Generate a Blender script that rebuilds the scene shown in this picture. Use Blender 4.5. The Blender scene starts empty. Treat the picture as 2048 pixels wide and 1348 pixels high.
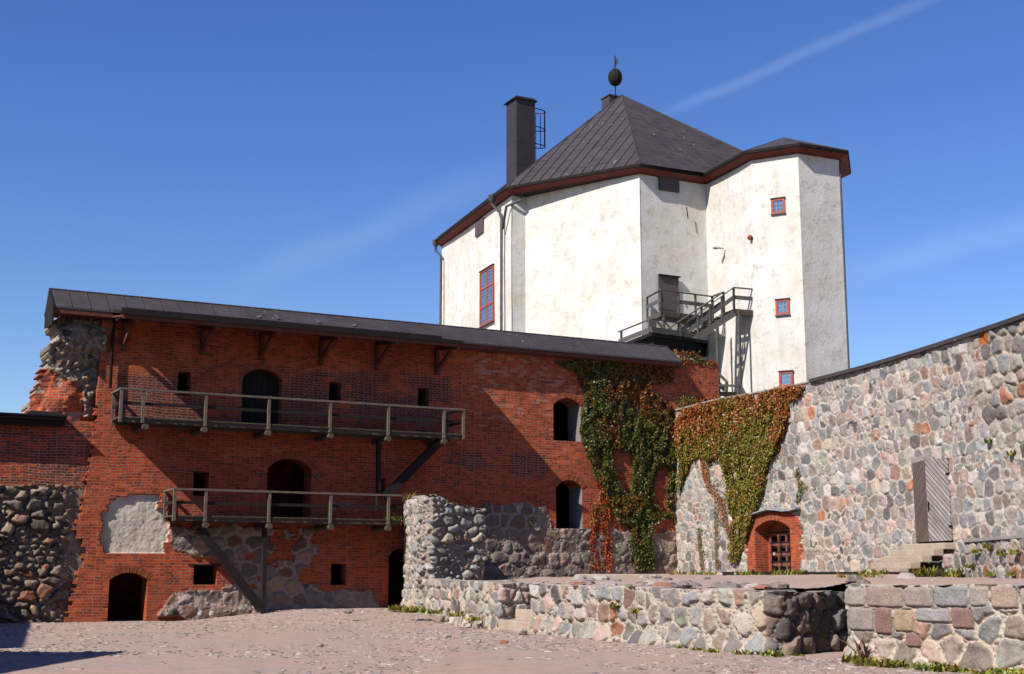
import bpy, math, random
import numpy as np
from mathutils import Vector, Matrix

# ------------------------------------------------------------------ camera, light, exposure
sc = bpy.context.scene
COL = sc.collection
F_PX, PITCH, EYE = 2700.0, math.radians(10), 1.6
cam_data = bpy.data.cameras.new("camera")
cam = bpy.data.objects.new("camera", cam_data); COL.objects.link(cam)
cam_data.sensor_width = 36.0
cam_data.lens = 36.0 * F_PX / 2048.0
cam_data.clip_start = 0.1
cam_data.clip_end = 3000
cam.location = (0, 0, EYE)
cam.rotation_euler = (math.radians(90) + PITCH, 0, 0)
sc.camera = cam

SUN = Vector((-0.527, -0.543, 0.654)).normalized()
sd = bpy.data.lights.new("sun", 'SUN'); sd.energy = 5.0; sd.angle = math.radians(0.5)
sd.color = (1.0, 0.94, 0.86)
sun = bpy.data.objects.new("sun", sd); COL.objects.link(sun)
sun.rotation_euler = SUN.to_track_quat('Z', 'Y').to_euler()
sun.location = (-40, -30, 50)

w = bpy.data.worlds.new("World"); sc.world = w; w.use_nodes = True
nt = w.node_tree; nt.nodes.clear()
WN = nt.nodes.new
out = WN('ShaderNodeOutputWorld'); bg = WN('ShaderNodeBackground'); sky = WN('ShaderNodeTexSky')
sky.sky_type = 'NISHITA'; sky.sun_disc = False
sky.sun_elevation = math.asin(SUN.z); sky.sun_rotation = math.atan2(SUN.x, SUN.y)
sky.altitude = 50; sky.air_density = 1.0; sky.dust_density = 0.25; sky.ozone_density = 3.0
bg.inputs['Strength'].default_value = 0.082
hs = WN('ShaderNodeHueSaturation'); hs.inputs['Saturation'].default_value = 1.27; hs.inputs['Hue'].default_value = 0.518; hs.inputs['Value'].default_value = 1.05
nt.links.new(sky.outputs[0], hs.inputs['Color'])
# faint condensation trails: bands along great circles of the sky
def vnorm(u, v):
    x = u - 1024; y = 674 - v
    c, s = math.cos(PITCH), math.sin(PITCH)
    return Vector((x, F_PX * c - y * s, F_PX * s + y * c)).normalized()
tc = WN('ShaderNodeTexCoord')
def trail(p, q, width, strength, cut, soft, mscale, fade_far=False):
    a, b = vnorm(*p), vnorm(*q)
    n = a.cross(b).normalized(); along = (b - a).normalized()
    d = WN('ShaderNodeVectorMath'); d.operation = 'DOT_PRODUCT'; d.inputs[1].default_value = n
    nt.links.new(tc.outputs['Generated'], d.inputs[0])
    nz = WN('ShaderNodeTexNoise'); nz.inputs['Scale'].default_value = mscale; nz.inputs['Detail'].default_value = 6
    nt.links.new(tc.outputs['Generated'], nz.inputs['Vector'])
    wob = WN('ShaderNodeMath'); wob.operation = 'MULTIPLY_ADD'
    nt.links.new(nz.outputs['Fac'], wob.inputs[0]); wob.inputs[1].default_value = width * 1.4
    wob.inputs[2].default_value = -width * 0.7
    ad = WN('ShaderNodeMath'); ad.operation = 'ADD'
    nt.links.new(d.outputs['Value'], ad.inputs[0]); nt.links.new(wob.outputs[0], ad.inputs[1])
    ab = WN('ShaderNodeMath'); ab.operation = 'ABSOLUTE'; nt.links.new(ad.outputs[0], ab.inputs[0])
    mr = WN('ShaderNodeMapRange'); mr.interpolation_type = 'SMOOTHSTEP'
    mr.inputs['From Min'].default_value = 0; mr.inputs['From Max'].default_value = width
    mr.inputs['To Min'].default_value = strength; mr.inputs['To Max'].default_value = 0
    nt.links.new(ab.outputs[0], mr.inputs['Value'])
    e = WN('ShaderNodeVectorMath'); e.operation = 'DOT_PRODUCT'; e.inputs[1].default_value = along
    nt.links.new(tc.outputs['Generated'], e.inputs[0])
    m2 = WN('ShaderNodeMapRange'); m2.interpolation_type = 'SMOOTHSTEP'
    t0 = a.dot(along); t1 = b.dot(along)
    m2.inputs['From Min'].default_value = t0 - soft; m2.inputs['From Max'].default_value = t0 + soft
    nt.links.new(e.outputs['Value'], m2.inputs['Value'])
    m3 = WN('ShaderNodeMapRange'); m3.interpolation_type = 'SMOOTHSTEP'
    m3.inputs['From Min'].default_value = t1 - soft; m3.inputs['From Max'].default_value = t1 + soft
    m3.inputs['To Min'].default_value = 1; m3.inputs['To Max'].default_value = 0
    nt.links.new(e.outputs['Value'], m3.inputs['Value'])
    mm = WN('ShaderNodeMath'); mm.operation = 'MULTIPLY'
    nt.links.new(mr.outputs[0], mm.inputs[0]); nt.links.new(m2.outputs[0], mm.inputs[1])
    m4 = WN('ShaderNodeMath'); m4.operation = 'MULTIPLY'
    nt.links.new(mm.outputs[0], m4.inputs[0]); nt.links.new(m3.outputs[0], m4.inputs[1])
    return m4.outputs[0]
prev = hs.outputs[0]
for tr in (trail((1340, 222), (1900, -20), 0.0070, 0.032, 0, 0.04, 30),
           trail((520, 560), (985, 345), 0.020, 0.022, 0, 0.06, 14),
           trail((1700, 545), (2150, 435), 0.016, 0.028, 0, 0.05, 18)):
    mx = WN('ShaderNodeMix'); mx.data_type = 'RGBA'
    nt.links.new(tr, mx.inputs['Factor']); nt.links.new(prev, mx.inputs['A'])
    mx.inputs['B'].default_value = (15, 16, 17.0, 1)
    prev = mx.outputs['Result']
nt.links.new(prev, bg.inputs['Color']); nt.links.new(bg.outputs[0], out.inputs['Surface'])

sc.view_settings.view_transform = 'Standard'; sc.view_settings.look = 'None'
sc.view_settings.exposure = 0.70; sc.view_settings.gamma = 1.0; sc.view_settings.use_curve_mapping = False

sc.cycles.diffuse_bounces = 1; sc.cycles.max_bounces = 6
random.seed(7)
rng = np.random.default_rng(11)

# ------------------------------------------------------------------ measuring helpers (pixel of the photo -> point of the place)
CP, SP = math.cos(PITCH), math.sin(PITCH)
def ray(u, v):
    x = u - 1024; y = 674 - v
    return x, F_PX * CP - y * SP, F_PX * SP + y * CP
def onz(u, v, z):
    r = ray(u, v); t = (z - EYE) / r[2]
    return Vector((r[0] * t, r[1] * t, z))
class Frame:
    """vertical plane: s along d, o outwards, z up"""
    def __init__(self, O, d):
        self.O = Vector((O[0], O[1])); L = math.hypot(*d); self.d = Vector((d[0] / L, d[1] / L))
        self.n = Vector((self.d.y, -self.d.x))
    def w(self, s, o, z):
        p = self.O + self.d * s + self.n * o
        return Vector((p.x, p.y, z))
    def px(self, u, v, o=0.0):
        Q = self.O + self.n * o; r = ray(u, v)
        t = (Q.x * self.n.x + Q.y * self.n.y) / (r[0] * self.n.x + r[1] * self.n.y)
        x, y, z = r[0] * t, r[1] * t, r[2] * t + EYE
        return (x - Q.x) * self.d.x + (y - Q.y) * self.d.y, z
A = Frame((-13.45, 48.22), (0.884, 0.468))

# ------------------------------------------------------------------ tags
def tag(o, label=None, cat=None, group=None, kind=None):
    if label: o['label'] = label
    if cat: o['category'] = cat
    if group: o['group'] = group
    if kind: o['kind'] = kind
    return o
def empty(name, loc, label, cat, group=None):
    o = bpy.data.objects.new(name, None); COL.objects.link(o); o.location = loc
    o.empty_display_size = 0.3
    return tag(o, label, cat, group)
def adopt(o, parent):
    if parent is not None:
        o.parent = parent
        o.matrix_parent_inverse = Matrix.Identity(4)
        # every mesh is written in world coordinates; undo the chain of parent locations
        off = Vector((0, 0, 0)); p = parent
        while p is not None:
            off += p.location; p = p.parent
        o.location = -off
    return o

# ------------------------------------------------------------------ mesh builder
class MB:
    def __init__(self): self.v = []; self.f = []
    def add(self, vs, fs):
        b = len(self.v); self.v += [tuple(x) for x in vs]; self.f += [tuple(b + i for i in f) for f in fs]; return self
    def hexa(self, p):  # 8 points: bottom 4 ccw, top 4 ccw
        return self.add(p, [(0, 3, 2, 1), (4, 5, 6, 7), (0, 1, 5, 4), (1, 2, 6, 5), (2, 3, 7, 6), (3, 0, 4, 7)])
    def fbox(self, fr, s0, s1, o0, o1, z0, z1):
        # (s,o,z) right handed would be s,-o,z ; order chosen to face outwards
        return self.hexa([fr.w(s0, o1, z0), fr.w(s1, o1, z0), fr.w(s1, o0, z0), fr.w(s0, o0, z0),
                          fr.w(s0, o1, z1), fr.w(s1, o1, z1), fr.w(s1, o0, z1), fr.w(s0, o0, z1)])
    def beam(self, a, b, wd, ht, up=(0, 0, 1)):
        a = Vector(a); b = Vector(b); x = (b - a).normalized(); up = Vector(up)
        if abs(x.dot(up)) > 0.98: up = Vector((A.n.x, A.n.y, 0))
        y = up.cross(x).normalized(); z = x.cross(y)
        y *= wd / 2; z *= ht / 2
        return self.hexa([a - y - z, b - y - z, b + y - z, a + y - z, a - y + z, b - y + z, b + y + z, a + y + z])
    def tube(self, pts, r, n=8, caps=True):
        pts = [Vector(p) for p in pts]; rs = r if isinstance(r, (list, tuple)) else [r] * len(pts)
        rings = []
        ref = Vector((0.3, 0.2, 1)).normalized()
        for i, p in enumerate(pts):
            t = (pts[min(i + 1, len(pts) - 1)] - pts[max(i - 1, 0)]).normalized()
            rr = ref if abs(t.dot(ref)) < 0.95 else Vector((1, 0, 0))
            x = t.cross(rr).normalized(); y = t.cross(x)
            rings.append([p + (x * math.cos(2 * math.pi * k / n) + y * math.sin(2 * math.pi * k / n)) * rs[i] for k in range(n)])
        vs = [q for rg in rings for q in rg]; fs = []
        for i in range(len(pts) - 1):
            for k in range(n):
                k2 = (k + 1) % n
                fs.append((i * n + k, i * n + k2, (i + 1) * n + k2, (i + 1) * n + k))
        if caps: fs += [tuple(range(n))[::-1], tuple((len(pts) - 1) * n + k for k in range(n))]
        return self.add(vs, fs)
    def lathe(self, c, prof, n=16):
        c = Vector(c); vs = []; fs = []
        for (r, z) in prof:
            for k in range(n):
                a = 2 * math.pi * k / n; vs.append(c + Vector((r * math.cos(a), r * math.sin(a), z)))
        for i in range(len(prof) - 1):
            for k in range(n):
                k2 = (k + 1) % n; fs.append((i * n + k, i * n + k2, (i + 1) * n + k2, (i + 1) * n + k))
        return self.add(vs, fs)
    def blob(self, c, rx, ry, rz, seed, n=9, m=6, rough=0.22, rot=0.0):
        r = random.Random(seed); vs = []; fs = []; cr, sr = math.cos(rot), math.sin(rot)
        ph = [r.uniform(0, 6.28) for _ in range(6)]
        for i in range(m + 1):
            th = math.pi * i / m
            for k in range(n):
                a = 2 * math.pi * k / n
                k_ = 1 + rough * (0.5 * math.sin(2 * a + ph[0] + th) + 0.4 * math.sin(3 * a + ph[1] + 2 * th) + 0.4 * math.cos(3 * th + ph[2])) + rough * 0.4 * (r.random() - .5)
                if i in (0, m): k_ = 1
                x = rx * k_ * math.sin(th) * math.cos(a); y = ry * k_ * math.sin(th) * math.sin(a); z = rz * k_ * math.cos(th)
                vs.append((c[0] + x * cr - y * sr, c[1] + x * sr + y * cr, c[2] + z))
        for i in range(m):
            for k in range(n):
                k2 = (k + 1) % n; fs.append((i * n + k, (i + 1) * n + k, (i + 1) * n + k2, i * n + k2))
        return self.add(vs, fs)
    def build(self, name, mat, parent=None, smooth=False, bevel=0.0):
        me = bpy.data.meshes.new(name); me.from_pydata(self.v, [], self.f); me.update()
        V = np.array(self.v)
        uv = me.uv_layers.new(name="UVMap"); data = np.zeros((len(me.loops), 2), dtype=np.float32)
        for p in me.polygons:
            n = p.normal
            if abs(n.z) < 0.75:
                L = math.hypot(n.x, n.y) or 1; tx, ty = -n.y / L, n.x / L
                for li in p.loop_indices:
                    q = V[me.loops[li].vertex_index]; data[li] = (q[0] * tx + q[1] * ty, q[2])
            else:
                for li in p.loop_indices:
                    q = V[me.loops[li].vertex_index]; data[li] = (q[0], q[1])
        uv.data.foreach_set('uv', data.ravel())
        if smooth:
            me.polygons.foreach_set('use_smooth', [True] * len(me.polygons))
            me.set_sharp_from_angle(angle=math.radians(40))
        me.materials.append(mat)
        o = bpy.data.objects.new(name, me); COL.objects.link(o)
        if bevel > 0:
            b = o.modifiers.new('bevel', 'BEVEL'); b.width = bevel; b.segments = 2; b.limit_method = 'ANGLE'
        adopt(o, parent)
        return o

# ------------------------------------------------------------------ materials
def base_mat(name):
    m = bpy.data.materials.new(name); m.use_nodes = True
    t = m.node_tree; b = t.nodes['Principled BSDF']
    return m, t, b
def noise(t, scale, detail=5, rough=0.6, vec=None, dist=0.0):
    n = t.nodes.new('ShaderNodeTexNoise'); n.inputs['Scale'].default_value = scale
    n.inputs['Detail'].default_value = detail; n.inputs['Roughness'].default_value = rough
    n.inputs['Distortion'].default_value = dist
    if vec is None:
        g = t.nodes.new('ShaderNodeNewGeometry'); vec = g.outputs['Position']
    t.links.new(vec, n.inputs['Vector']); return n.outputs['Fac']
def ramp(t, fac, stops, interp='LINEAR'):
    r = t.nodes.new('ShaderNodeValToRGB'); r.color_ramp.interpolation = interp
    e = r.color_ramp.elements
    while len(e) < len(stops): e.new(0.5)
    for i, (p, c) in enumerate(stops):
        e[i].position = p; e[i].color = (c[0], c[1], c[2], 1) if not isinstance(c, (int, float)) else (c, c, c, 1)
    t.links.new(fac, r.inputs['Fac']); return r.outputs['Color']
def mix(t, fac, a, b, mode='MIX'):
    m = t.nodes.new('ShaderNodeMix'); m.data_type = 'RGBA'; m.blend_type = mode
    for sock, val in (('Factor', fac), ('A', a), ('B', b)):
        if isinstance(val, (int, float)): m.inputs[sock].default_value = val
        elif isinstance(val, tuple): m.inputs[sock].default_value = (*val[:3], 1)
        else: t.links.new(val, m.inputs[sock])
    return m.outputs['Result']
def math_(t, op, a, b=0.0, c=None):
    m = t.nodes.new('ShaderNodeMath'); m.operation = op
    for i, v in enumerate((a, b, c)):
        if v is None: continue
        if isinstance(v, (int, float)): m.inputs[i].default_value = v
        else: t.links.new(v, m.inputs[i])
    return m.outputs[0]
def bump(t, b, h, strength, dist):
    n = t.nodes.new('ShaderNodeBump'); n.inputs['Strength'].default_value = strength; n.inputs['Distance'].default_value = dist
    t.links.new(h, n.inputs['Height']); t.links.new(n.outputs['Normal'], b.inputs['Normal']); return n
def attr(t, name, out='Color'):
    a = t.nodes.new('ShaderNodeAttribute'); a.attribute_name = name; return a.outputs[out]

def simple(name, c1, c2, scale=3.0, rough=0.8, bmp=0.4, bd=0.01, fine=40, metal=0.0, spec=0.3):
    m, t, b = base_mat(name)
    f = noise(t, scale, 6); f2 = noise(t, fine, 4)
    c = mix(t, ramp(t, f, [(0.35, 0.0), (0.65, 1.0)]), c1, c2)
    c = mix(t, 0.35, c, ramp(t, f2, [(0.3, 0.25), (0.7, 0.80)]), 'OVERLAY')
    t.links.new(c, b.inputs['Base Color']); b.inputs['Roughness'].default_value = rough
    b.inputs['Metallic'].default_value = metal; b.inputs['Specular IOR Level'].default_value = spec
    bump(t, b, f2, bmp, bd); return m

def brick_nodes(t, red1=(0.63, 0.092, 0.024), red2=(0.21, 0.024, 0.010), mort=(0.37, 0.215, 0.15), dark=(0.065, 0.022, 0.022)):
    uvn = t.nodes.new('ShaderNodeUVMap'); uvn.uv_map = 'UVMap'
    nz = t.nodes.new('ShaderNodeTexNoise'); nz.inputs['Scale'].default_value = 2.2; nz.inputs['Detail'].default_value = 4
    t.links.new(uvn.outputs[0], nz.inputs['Vector'])
    sub = t.nodes.new('ShaderNodeVectorMath'); sub.operation = 'SUBTRACT'; sub.inputs[1].default_value = (0.5, 0.5, 0.5)
    t.links.new(nz.outputs['Color'], sub.inputs[0])
    sc_ = t.nodes.new('ShaderNodeVectorMath'); sc_.operation = 'SCALE'; sc_.inputs['Scale'].default_value = 0.05
    t.links.new(sub.outputs[0], sc_.inputs[0])
    nz2 = t.nodes.new('ShaderNodeTexNoise'); nz2.inputs['Scale'].default_value = 0.33; nz2.inputs['Detail'].default_value = 2
    t.links.new(uvn.outputs[0], nz2.inputs['Vector'])
    sub2 = t.nodes.new('ShaderNodeVectorMath'); sub2.operation = 'SUBTRACT'; sub2.inputs[1].default_value = (0.5, 0.5, 0.5); t.links.new(nz2.outputs['Color'], sub2.inputs[0])
    sc2 = t.nodes.new('ShaderNodeVectorMath'); sc2.operation = 'SCALE'; sc2.inputs['Scale'].default_value = 0.32; t.links.new(sub2.outputs[0], sc2.inputs[0])
    ad0 = t.nodes.new('ShaderNodeVectorMath'); t.links.new(sc_.outputs[0], ad0.inputs[0]); t.links.new(sc2.outputs[0], ad0.inputs[1])
    ad = t.nodes.new('ShaderNodeVectorMath'); t.links.new(uvn.outputs[0], ad.inputs[0]); t.links.new(ad0.outputs[0], ad.inputs[1])
    def bn(c1, c2, mm, bias):
        n = t.nodes.new('ShaderNodeTexBrick'); n.offset = 0.5; n.squash = 0.62; n.squash_frequency = 2
        n.inputs['Scale'].default_value = 1; n.inputs['Brick Width'].default_value = 0.30; n.inputs['Row Height'].default_value = 0.098
        n.inputs['Mortar Size'].default_value = 0.013; n.inputs['Mortar Smooth'].default_value = 0.4; n.inputs['Bias'].default_value = bias
        n.inputs['Color1'].default_value = (*c1, 1); n.inputs['Color2'].default_value = (*c2, 1); n.inputs['Mortar'].default_value = (*mm, 1)
        t.links.new(ad.outputs[0], n.inputs['Vector']); return n
    b1 = bn(red1, red2, mort, -0.1)
    b2 = bn((0.21, 0.042, 0.028), dark, (0.36, 0.27, 0.22), 0.15)
    return b1, b2

def masonry_mat(name, **kw):
    m, t, b = base_mat(name)
    b1, b2 = brick_nodes(t, **kw)
    dk = attr(t, 'aux', 'Color'); sep = t.nodes.new('ShaderNodeSeparateColor'); t.links.new(dk, sep.inputs[0])
    stone, darkm = sep.outputs[0], sep.outputs[1]
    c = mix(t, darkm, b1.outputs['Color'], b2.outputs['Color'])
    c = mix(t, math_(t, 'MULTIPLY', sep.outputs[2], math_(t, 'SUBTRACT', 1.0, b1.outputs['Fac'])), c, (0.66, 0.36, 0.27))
    # patchy weathering of the brick
    big = noise(t, 0.7, 5, 0.62)
    c = mix(t, ramp(t, big, [(0.30, 0.0), (0.72, 0.55)]), c, mix(t, 0.5, c, (0.55, 0.135, 0.042)))
    reg = noise(t, 0.28, 6, 0.68); c = mix(t, ramp(t, reg, [(0.44, 0.0), (0.62, 0.42)]), c, mix(t, 0.75, c, (0.13, 0.035, 0.018)))
    salt = noise(t, 2.6, 7, 0.7)
    c = mix(t, ramp(t, salt, [(0.56, 0.0), (0.74, 0.42)]), c, (0.40, 0.25, 0.19))
    soot = noise(t, 1.3, 6, 0.6)
    c = mix(t, ramp(t, soot, [(0.56, 0.0), (0.78, 0.6)]), c, (0.075, 0.022, 0.014))
    fine = noise(t, 26, 5, 0.65)
    sc_col = mix(t, 0.55, attr(t, 'col'), ramp(t, fine, [(0.25, 0.22), (0.75, 0.85)]), 'OVERLAY')
    speck = noise(t, 85, 2, 0.5)
    sc_col = mix(t, 0.25, sc_col, ramp(t, speck, [(0.35, 0.2), (0.65, 0.9)]), 'OVERLAY')
    c = mix(t, 0.4, c, ramp(t, fine, [(0.25, 0.28), (0.75, 0.80)]), 'OVERLAY')
    c = mix(t, stone, c, sc_col)
    t.links.new(c, b.inputs['Base Color']); b.inputs['Roughness'].default_value = 0.9
    b.inputs['Specular IOR Level'].default_value = 0.2
    inv = math_(t, 'SUBTRACT', 1.0, b1.outputs['Fac'])
    notst = math_(t, 'SUBTRACT', 1.0, stone)
    h = math_(t, 'MULTIPLY', inv, notst)
    h = math_(t, 'MULTIPLY_ADD', noise(t, 14, 6, 0.7), 0.9, h)
    h = math_(t, 'MULTIPLY_ADD', fine, 0.5, h)
    bump(t, b, h, 0.9, 0.028)
    return m

M = {}
M['brick'] = masonry_mat('brick_and_fieldstone')
M['stone'] = masonry_mat('fieldstone')
M['roof'] = None
def roof_mat(name, base1, base2, dropp=0.0):
    m, t, b = base_mat(name)
    f = noise(t, 1.2, 6); f2 = noise(t, 30, 3)
    c = mix(t, ramp(t, f, [(0.3, 0.0), (0.7, 1.0)]), base1, base2)
    g3 = noise(t, 0.5, 7, 0.7); c = mix(t, ramp(t, g3, [(0.45, 0.0), (0.7, 0.55)]), c, tuple(x * 0.55 for x in base1))
    g4 = noise(t, 3.5, 6, 0.75); c = mix(t, ramp(t, g4, [(0.58, 0.0), (0.75, 0.4)]), c, tuple(x * 1.7 for x in base2))
    c = mix(t, 0.25, c, ramp(t, f2, [(0.3, 0.3), (0.7, 0.75)]), 'OVERLAY')
    if dropp:
        d = noise(t, 5.5, 3, 0.5); d2 = noise(t, 0.55, 2, 0.5)
        k = math_(t, 'MULTIPLY', ramp(t, d, [(0.66, 0.0), (0.70, 1.0)]), ramp(t, d2, [(0.52, 0.0), (0.60, dropp)]))
        c = mix(t, k, c, (0.5, 0.49, 0.46))
    t.links.new(c, b.inputs['Base Color']); b.inputs['Roughness'].default_value = 0.55
    b.inputs['Specular IOR Level'].default_value = 0.35
    bump(t, b, noise(t, 1.6, 3), 0.25, 0.05); return m
M['roof'] = roof_mat('brown_black_sheet_metal', (0.075, 0.060, 0.062), (0.105, 0.086, 0.088), 0.8)
M['black'] = simple('black_painted_metal', (0.016, 0.014, 0.014), (0.026, 0.023, 0.022), 4, 0.85, 0.2, 0.005, spec=0.12)
M['bracket'] = simple('brown_red_brackets', (0.07, 0.022, 0.014), (0.10, 0.032, 0.02), 3, 0.85, 0.4, 0.01)
M['soffit'] = simple('red_brown_boards', (0.085, 0.016, 0.010), (0.12, 0.024, 0.014), 2, 0.7, 0.3, 0.01)
M['darkwood'] = simple('dark_tarred_wood', (0.028, 0.018, 0.013), (0.05, 0.030, 0.022), 3, 0.85, 0.5, 0.01)
def wood_mat(name, c1, c2, c3):
    m, t, b = base_mat(name)
    tc_ = t.nodes.new('ShaderNodeNewGeometry')
    f = noise(t, 9, 6, 0.7); f2 = noise(t, 50, 4, 0.6); f3 = noise(t, 1.8, 4)
    c = mix(t, ramp(t, f, [(0.3, 0.0), (0.7, 1.0)]), c1, c2)
    c = mix(t, ramp(t, f3, [(0.5, 0.0), (0.75, 0.7)]), c, c3)
    c = mix(t, 0.5, c, ramp(t, f2, [(0.3, 0.2), (0.7, 0.9)]), 'OVERLAY')
    t.links.new(c, b.inputs['Base Color']); b.inputs['Roughness'].default_value = 0.9
    bump(t, b, f2, 0.6, 0.01); return m
M['wood'] = wood_mat('weathered_grey_wood', (0.19, 0.138, 0.095), (0.34, 0.26, 0.19), (0.13, 0.10, 0.06))
M['greenwood'] = wood_mat('grey_green_stair_wood', (0.125, 0.118, 0.105), (0.21, 0.20, 0.182), (0.09, 0.08, 0.065))
M['deck'] = wood_mat('mossy_deck_wood', (0.095, 0.07, 0.045), (0.17, 0.125, 0.08), (0.08, 0.075, 0.03))
def plank_mat(name, c1, c2, sgn):
    m, t, b = base_mat(name)
    uvn = t.nodes.new('ShaderNodeUVMap'); uvn.uv_map = 'UVMap'
    mp = t.nodes.new('ShaderNodeMapping'); mp.inputs['Rotation'].default_value = (0, 0, sgn * math.radians(40))
    t.links.new(uvn.outputs[0], mp.inputs['Vector'])
    st = t.nodes.new('ShaderNodeMapping'); st.inputs['Scale'].default_value = (2.0, 22, 1)
    t.links.new(mp.outputs[0], st.inputs['Vector'])
    g = noise(t, 1.0, 6, 0.65, st.outputs[0])
    bn = t.nodes.new('ShaderNodeTexBrick'); bn.offset = 0.0
    bn.inputs['Brick Width'].default_value = 9; bn.inputs['Row Height'].default_value = 0.125; bn.inputs['Mortar Size'].default_value = 0.012
    bn.inputs['Color1'].default_value = (0.35,) * 3 + (1,); bn.inputs['Color2'].default_value = (0.65,) * 3 + (1,); bn.inputs['Mortar'].default_value = (0.02,) * 3 + (1,)
    bn.inputs['Scale'].default_value = 1
    t.links.new(mp.outputs[0], bn.inputs['Vector'])
    c = mix(t, ramp(t, g, [(0.3, 0.0), (0.7, 1.0)]), c1, c2)
    c = mix(t, 0.7, c, bn.outputs['Color'], 'OVERLAY')
    c = mix(t, bn.outputs['Fac'], c, (0.02, 0.016, 0.014))
    t.links.new(c, b.inputs['Base Color']); b.inputs['Roughness'].default_value = 0.9
    h = math_(t, 'MULTIPLY_ADD', g, 0.4, math_(t, 'SUBTRACT', 1.0, bn.outputs['Fac']))
    bump(t, b, h, 0.7, 0.02); return m
M['plank_l'] = plank_mat('brown_diagonal_planks', (0.075, 0.052, 0.04), (0.22, 0.165, 0.135), -1)
M['plank_r'] = plank_mat('grey_diagonal_planks', (0.20, 0.17, 0.155), (0.50, 0.46, 0.43), 1)
def plaster_mat(name):
    m, t, b = base_mat(name)
    f1 = noise(t, 0.45, 8, 0.68); f2 = noise(t, 2.2, 8, 0.7); f3 = noise(t, 9, 6, 0.7)
    g = t.nodes.new('ShaderNodeNewGeometry')
    mp = t.nodes.new('ShaderNodeMapping'); mp.inputs['Scale'].default_value = (1.6, 1.6, 0.35); t.links.new(g.outputs['Position'], mp.inputs['Vector'])
    f4 = noise(t, 1.1, 6, 0.6, mp.outputs[0])
    c = mix(t, ramp(t, f1, [(0.43, 0.0), (0.63, 0.72)]), (0.79, 0.775, 0.74), (0.70, 0.64, 0.52))
    c = mix(t, ramp(t, f4, [(0.50, 0.0), (0.75, 0.7)]), c, (0.60, 0.57, 0.52))
    mp2 = t.nodes.new('ShaderNodeMapping'); mp2.inputs['Scale'].default_value = (3.2, 3.2, 0.10); t.links.new(g.outputs['Position'], mp2.inputs['Vector'])
    f6 = noise(t, 1.0, 5, 0.6, mp2.outputs[0]); c = mix(t, ramp(t, f6, [(0.55, 0.0), (0.74, 0.28)]), c, (0.56, 0.53, 0.48))
    k = math_(t, 'MULTIPLY', ramp(t, f2, [(0.50, 0.0), (0.60, 1.0)]), ramp(t, f3, [(0.44, 0.0), (0.56, 1.0)]))
    f5 = noise(t, 0.9, 3, 0.5)
    k = math_(t, 'MULTIPLY', k, ramp(t, f5, [(0.38, 0.15), (0.56, 0.75)]))
    c = mix(t, k, c, (0.47, 0.42, 0.35))
    t.links.new(c, b.inputs['Base Color']); b.inputs['Roughness'].default_value = 0.92
    h = math_(t, 'MULTIPLY_ADD', f3, 0.35, f2)
    bump(t, b, h, 0.55, 0.05); return m
M['plaster'] = plaster_mat('limewashed_plaster')
M['oldplaster'] = simple('rough_grey_plaster', (0.42, 0.37, 0.32), (0.52, 0.47, 0.40), 2.5, 0.95, 0.9, 0.04, 9)
M['redframe'] = simple('red_window_paint', (0.34, 0.060, 0.040), (0.42, 0.085, 0.055), 4, 0.6, 0.2, 0.003)
M['gate'] = simple('oxide_red_iron', (0.20, 0.06, 0.045), (0.27, 0.09, 0.065), 4, 0.6, 0.2, 0.003)
M["pipe"] = simple("dark_grey_pipe", (0.035, 0.034, 0.037), (0.055, 0.053, 0.056), 3, 0.6, 0.1, 0.003)
M['dark'] = simple('dark_painted_interior', (0.03, 0.025, 0.022), (0.05, 0.04, 0.035), 2, 0.95)  # near-black colour stands in for the lack of light inside
M['shutter'] = simple('brown_sheet_shutter', (0.085, 0.068, 0.064), (0.11, 0.088, 0.082), 2, 0.6, 0.2, 0.004)
M['slab'] = simple('sandstone_step', (0.42, 0.33, 0.25), (0.52, 0.43, 0.34), 1.7, 0.9, 0.6, 0.015, 22)
M['greyslab'] = simple('grey_coping_stone', (0.30, 0.27, 0.245), (0.42, 0.385, 0.35), 1.5, 0.95, 0.8, 0.03, 18)
M['lead'] = simple('lead_flashing', (0.22, 0.24, 0.27), (0.32, 0.34, 0.37), 5, 0.5, 0.2, 0.01)
M['bird'] = simple('pigeon_feathers', (0.06, 0.06, 0.075), (0.12, 0.12, 0.14), 12, 0.8)
M['lampgrey'] = simple('grey_lamp_metal', (0.25, 0.25, 0.25), (0.33, 0.33, 0.33), 6, 0.5)
def glass_mat():
    m, t, b = base_mat('leaded_window_glass')
    uvn = t.nodes.new('ShaderNodeUVMap'); uvn.uv_map = 'UVMap'
    bn = t.nodes.new('ShaderNodeTexBrick'); bn.offset = 0.0; bn.inputs['Scale'].default_value = 1
    bn.inputs['Brick Width'].default_value = 0.17; bn.inputs['Row Height'].default_value = 0.21; bn.inputs['Mortar Size'].default_value = 0.008
    bn.inputs['Color1'].default_value = (0.03, 0.05, 0.09, 1); bn.inputs['Color2'].default_value = (0.07, 0.09, 0.14, 1); bn.inputs['Mortar'].default_value = (0.25, 0.25, 0.25, 1)
    t.links.new(uvn.outputs[0], bn.inputs['Vector'])
    t.links.new(bn.outputs['Color'], b.inputs['Base Color']); b.inputs['Roughness'].default_value = 0.06
    b.inputs['Specular IOR Level'].default_value = 1.0; b.inputs['IOR'].default_value = 2.0
    bump(t, b, noise(t, 5, 2), 0.12, 0.03); return m
M['glass'] = glass_mat()
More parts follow.
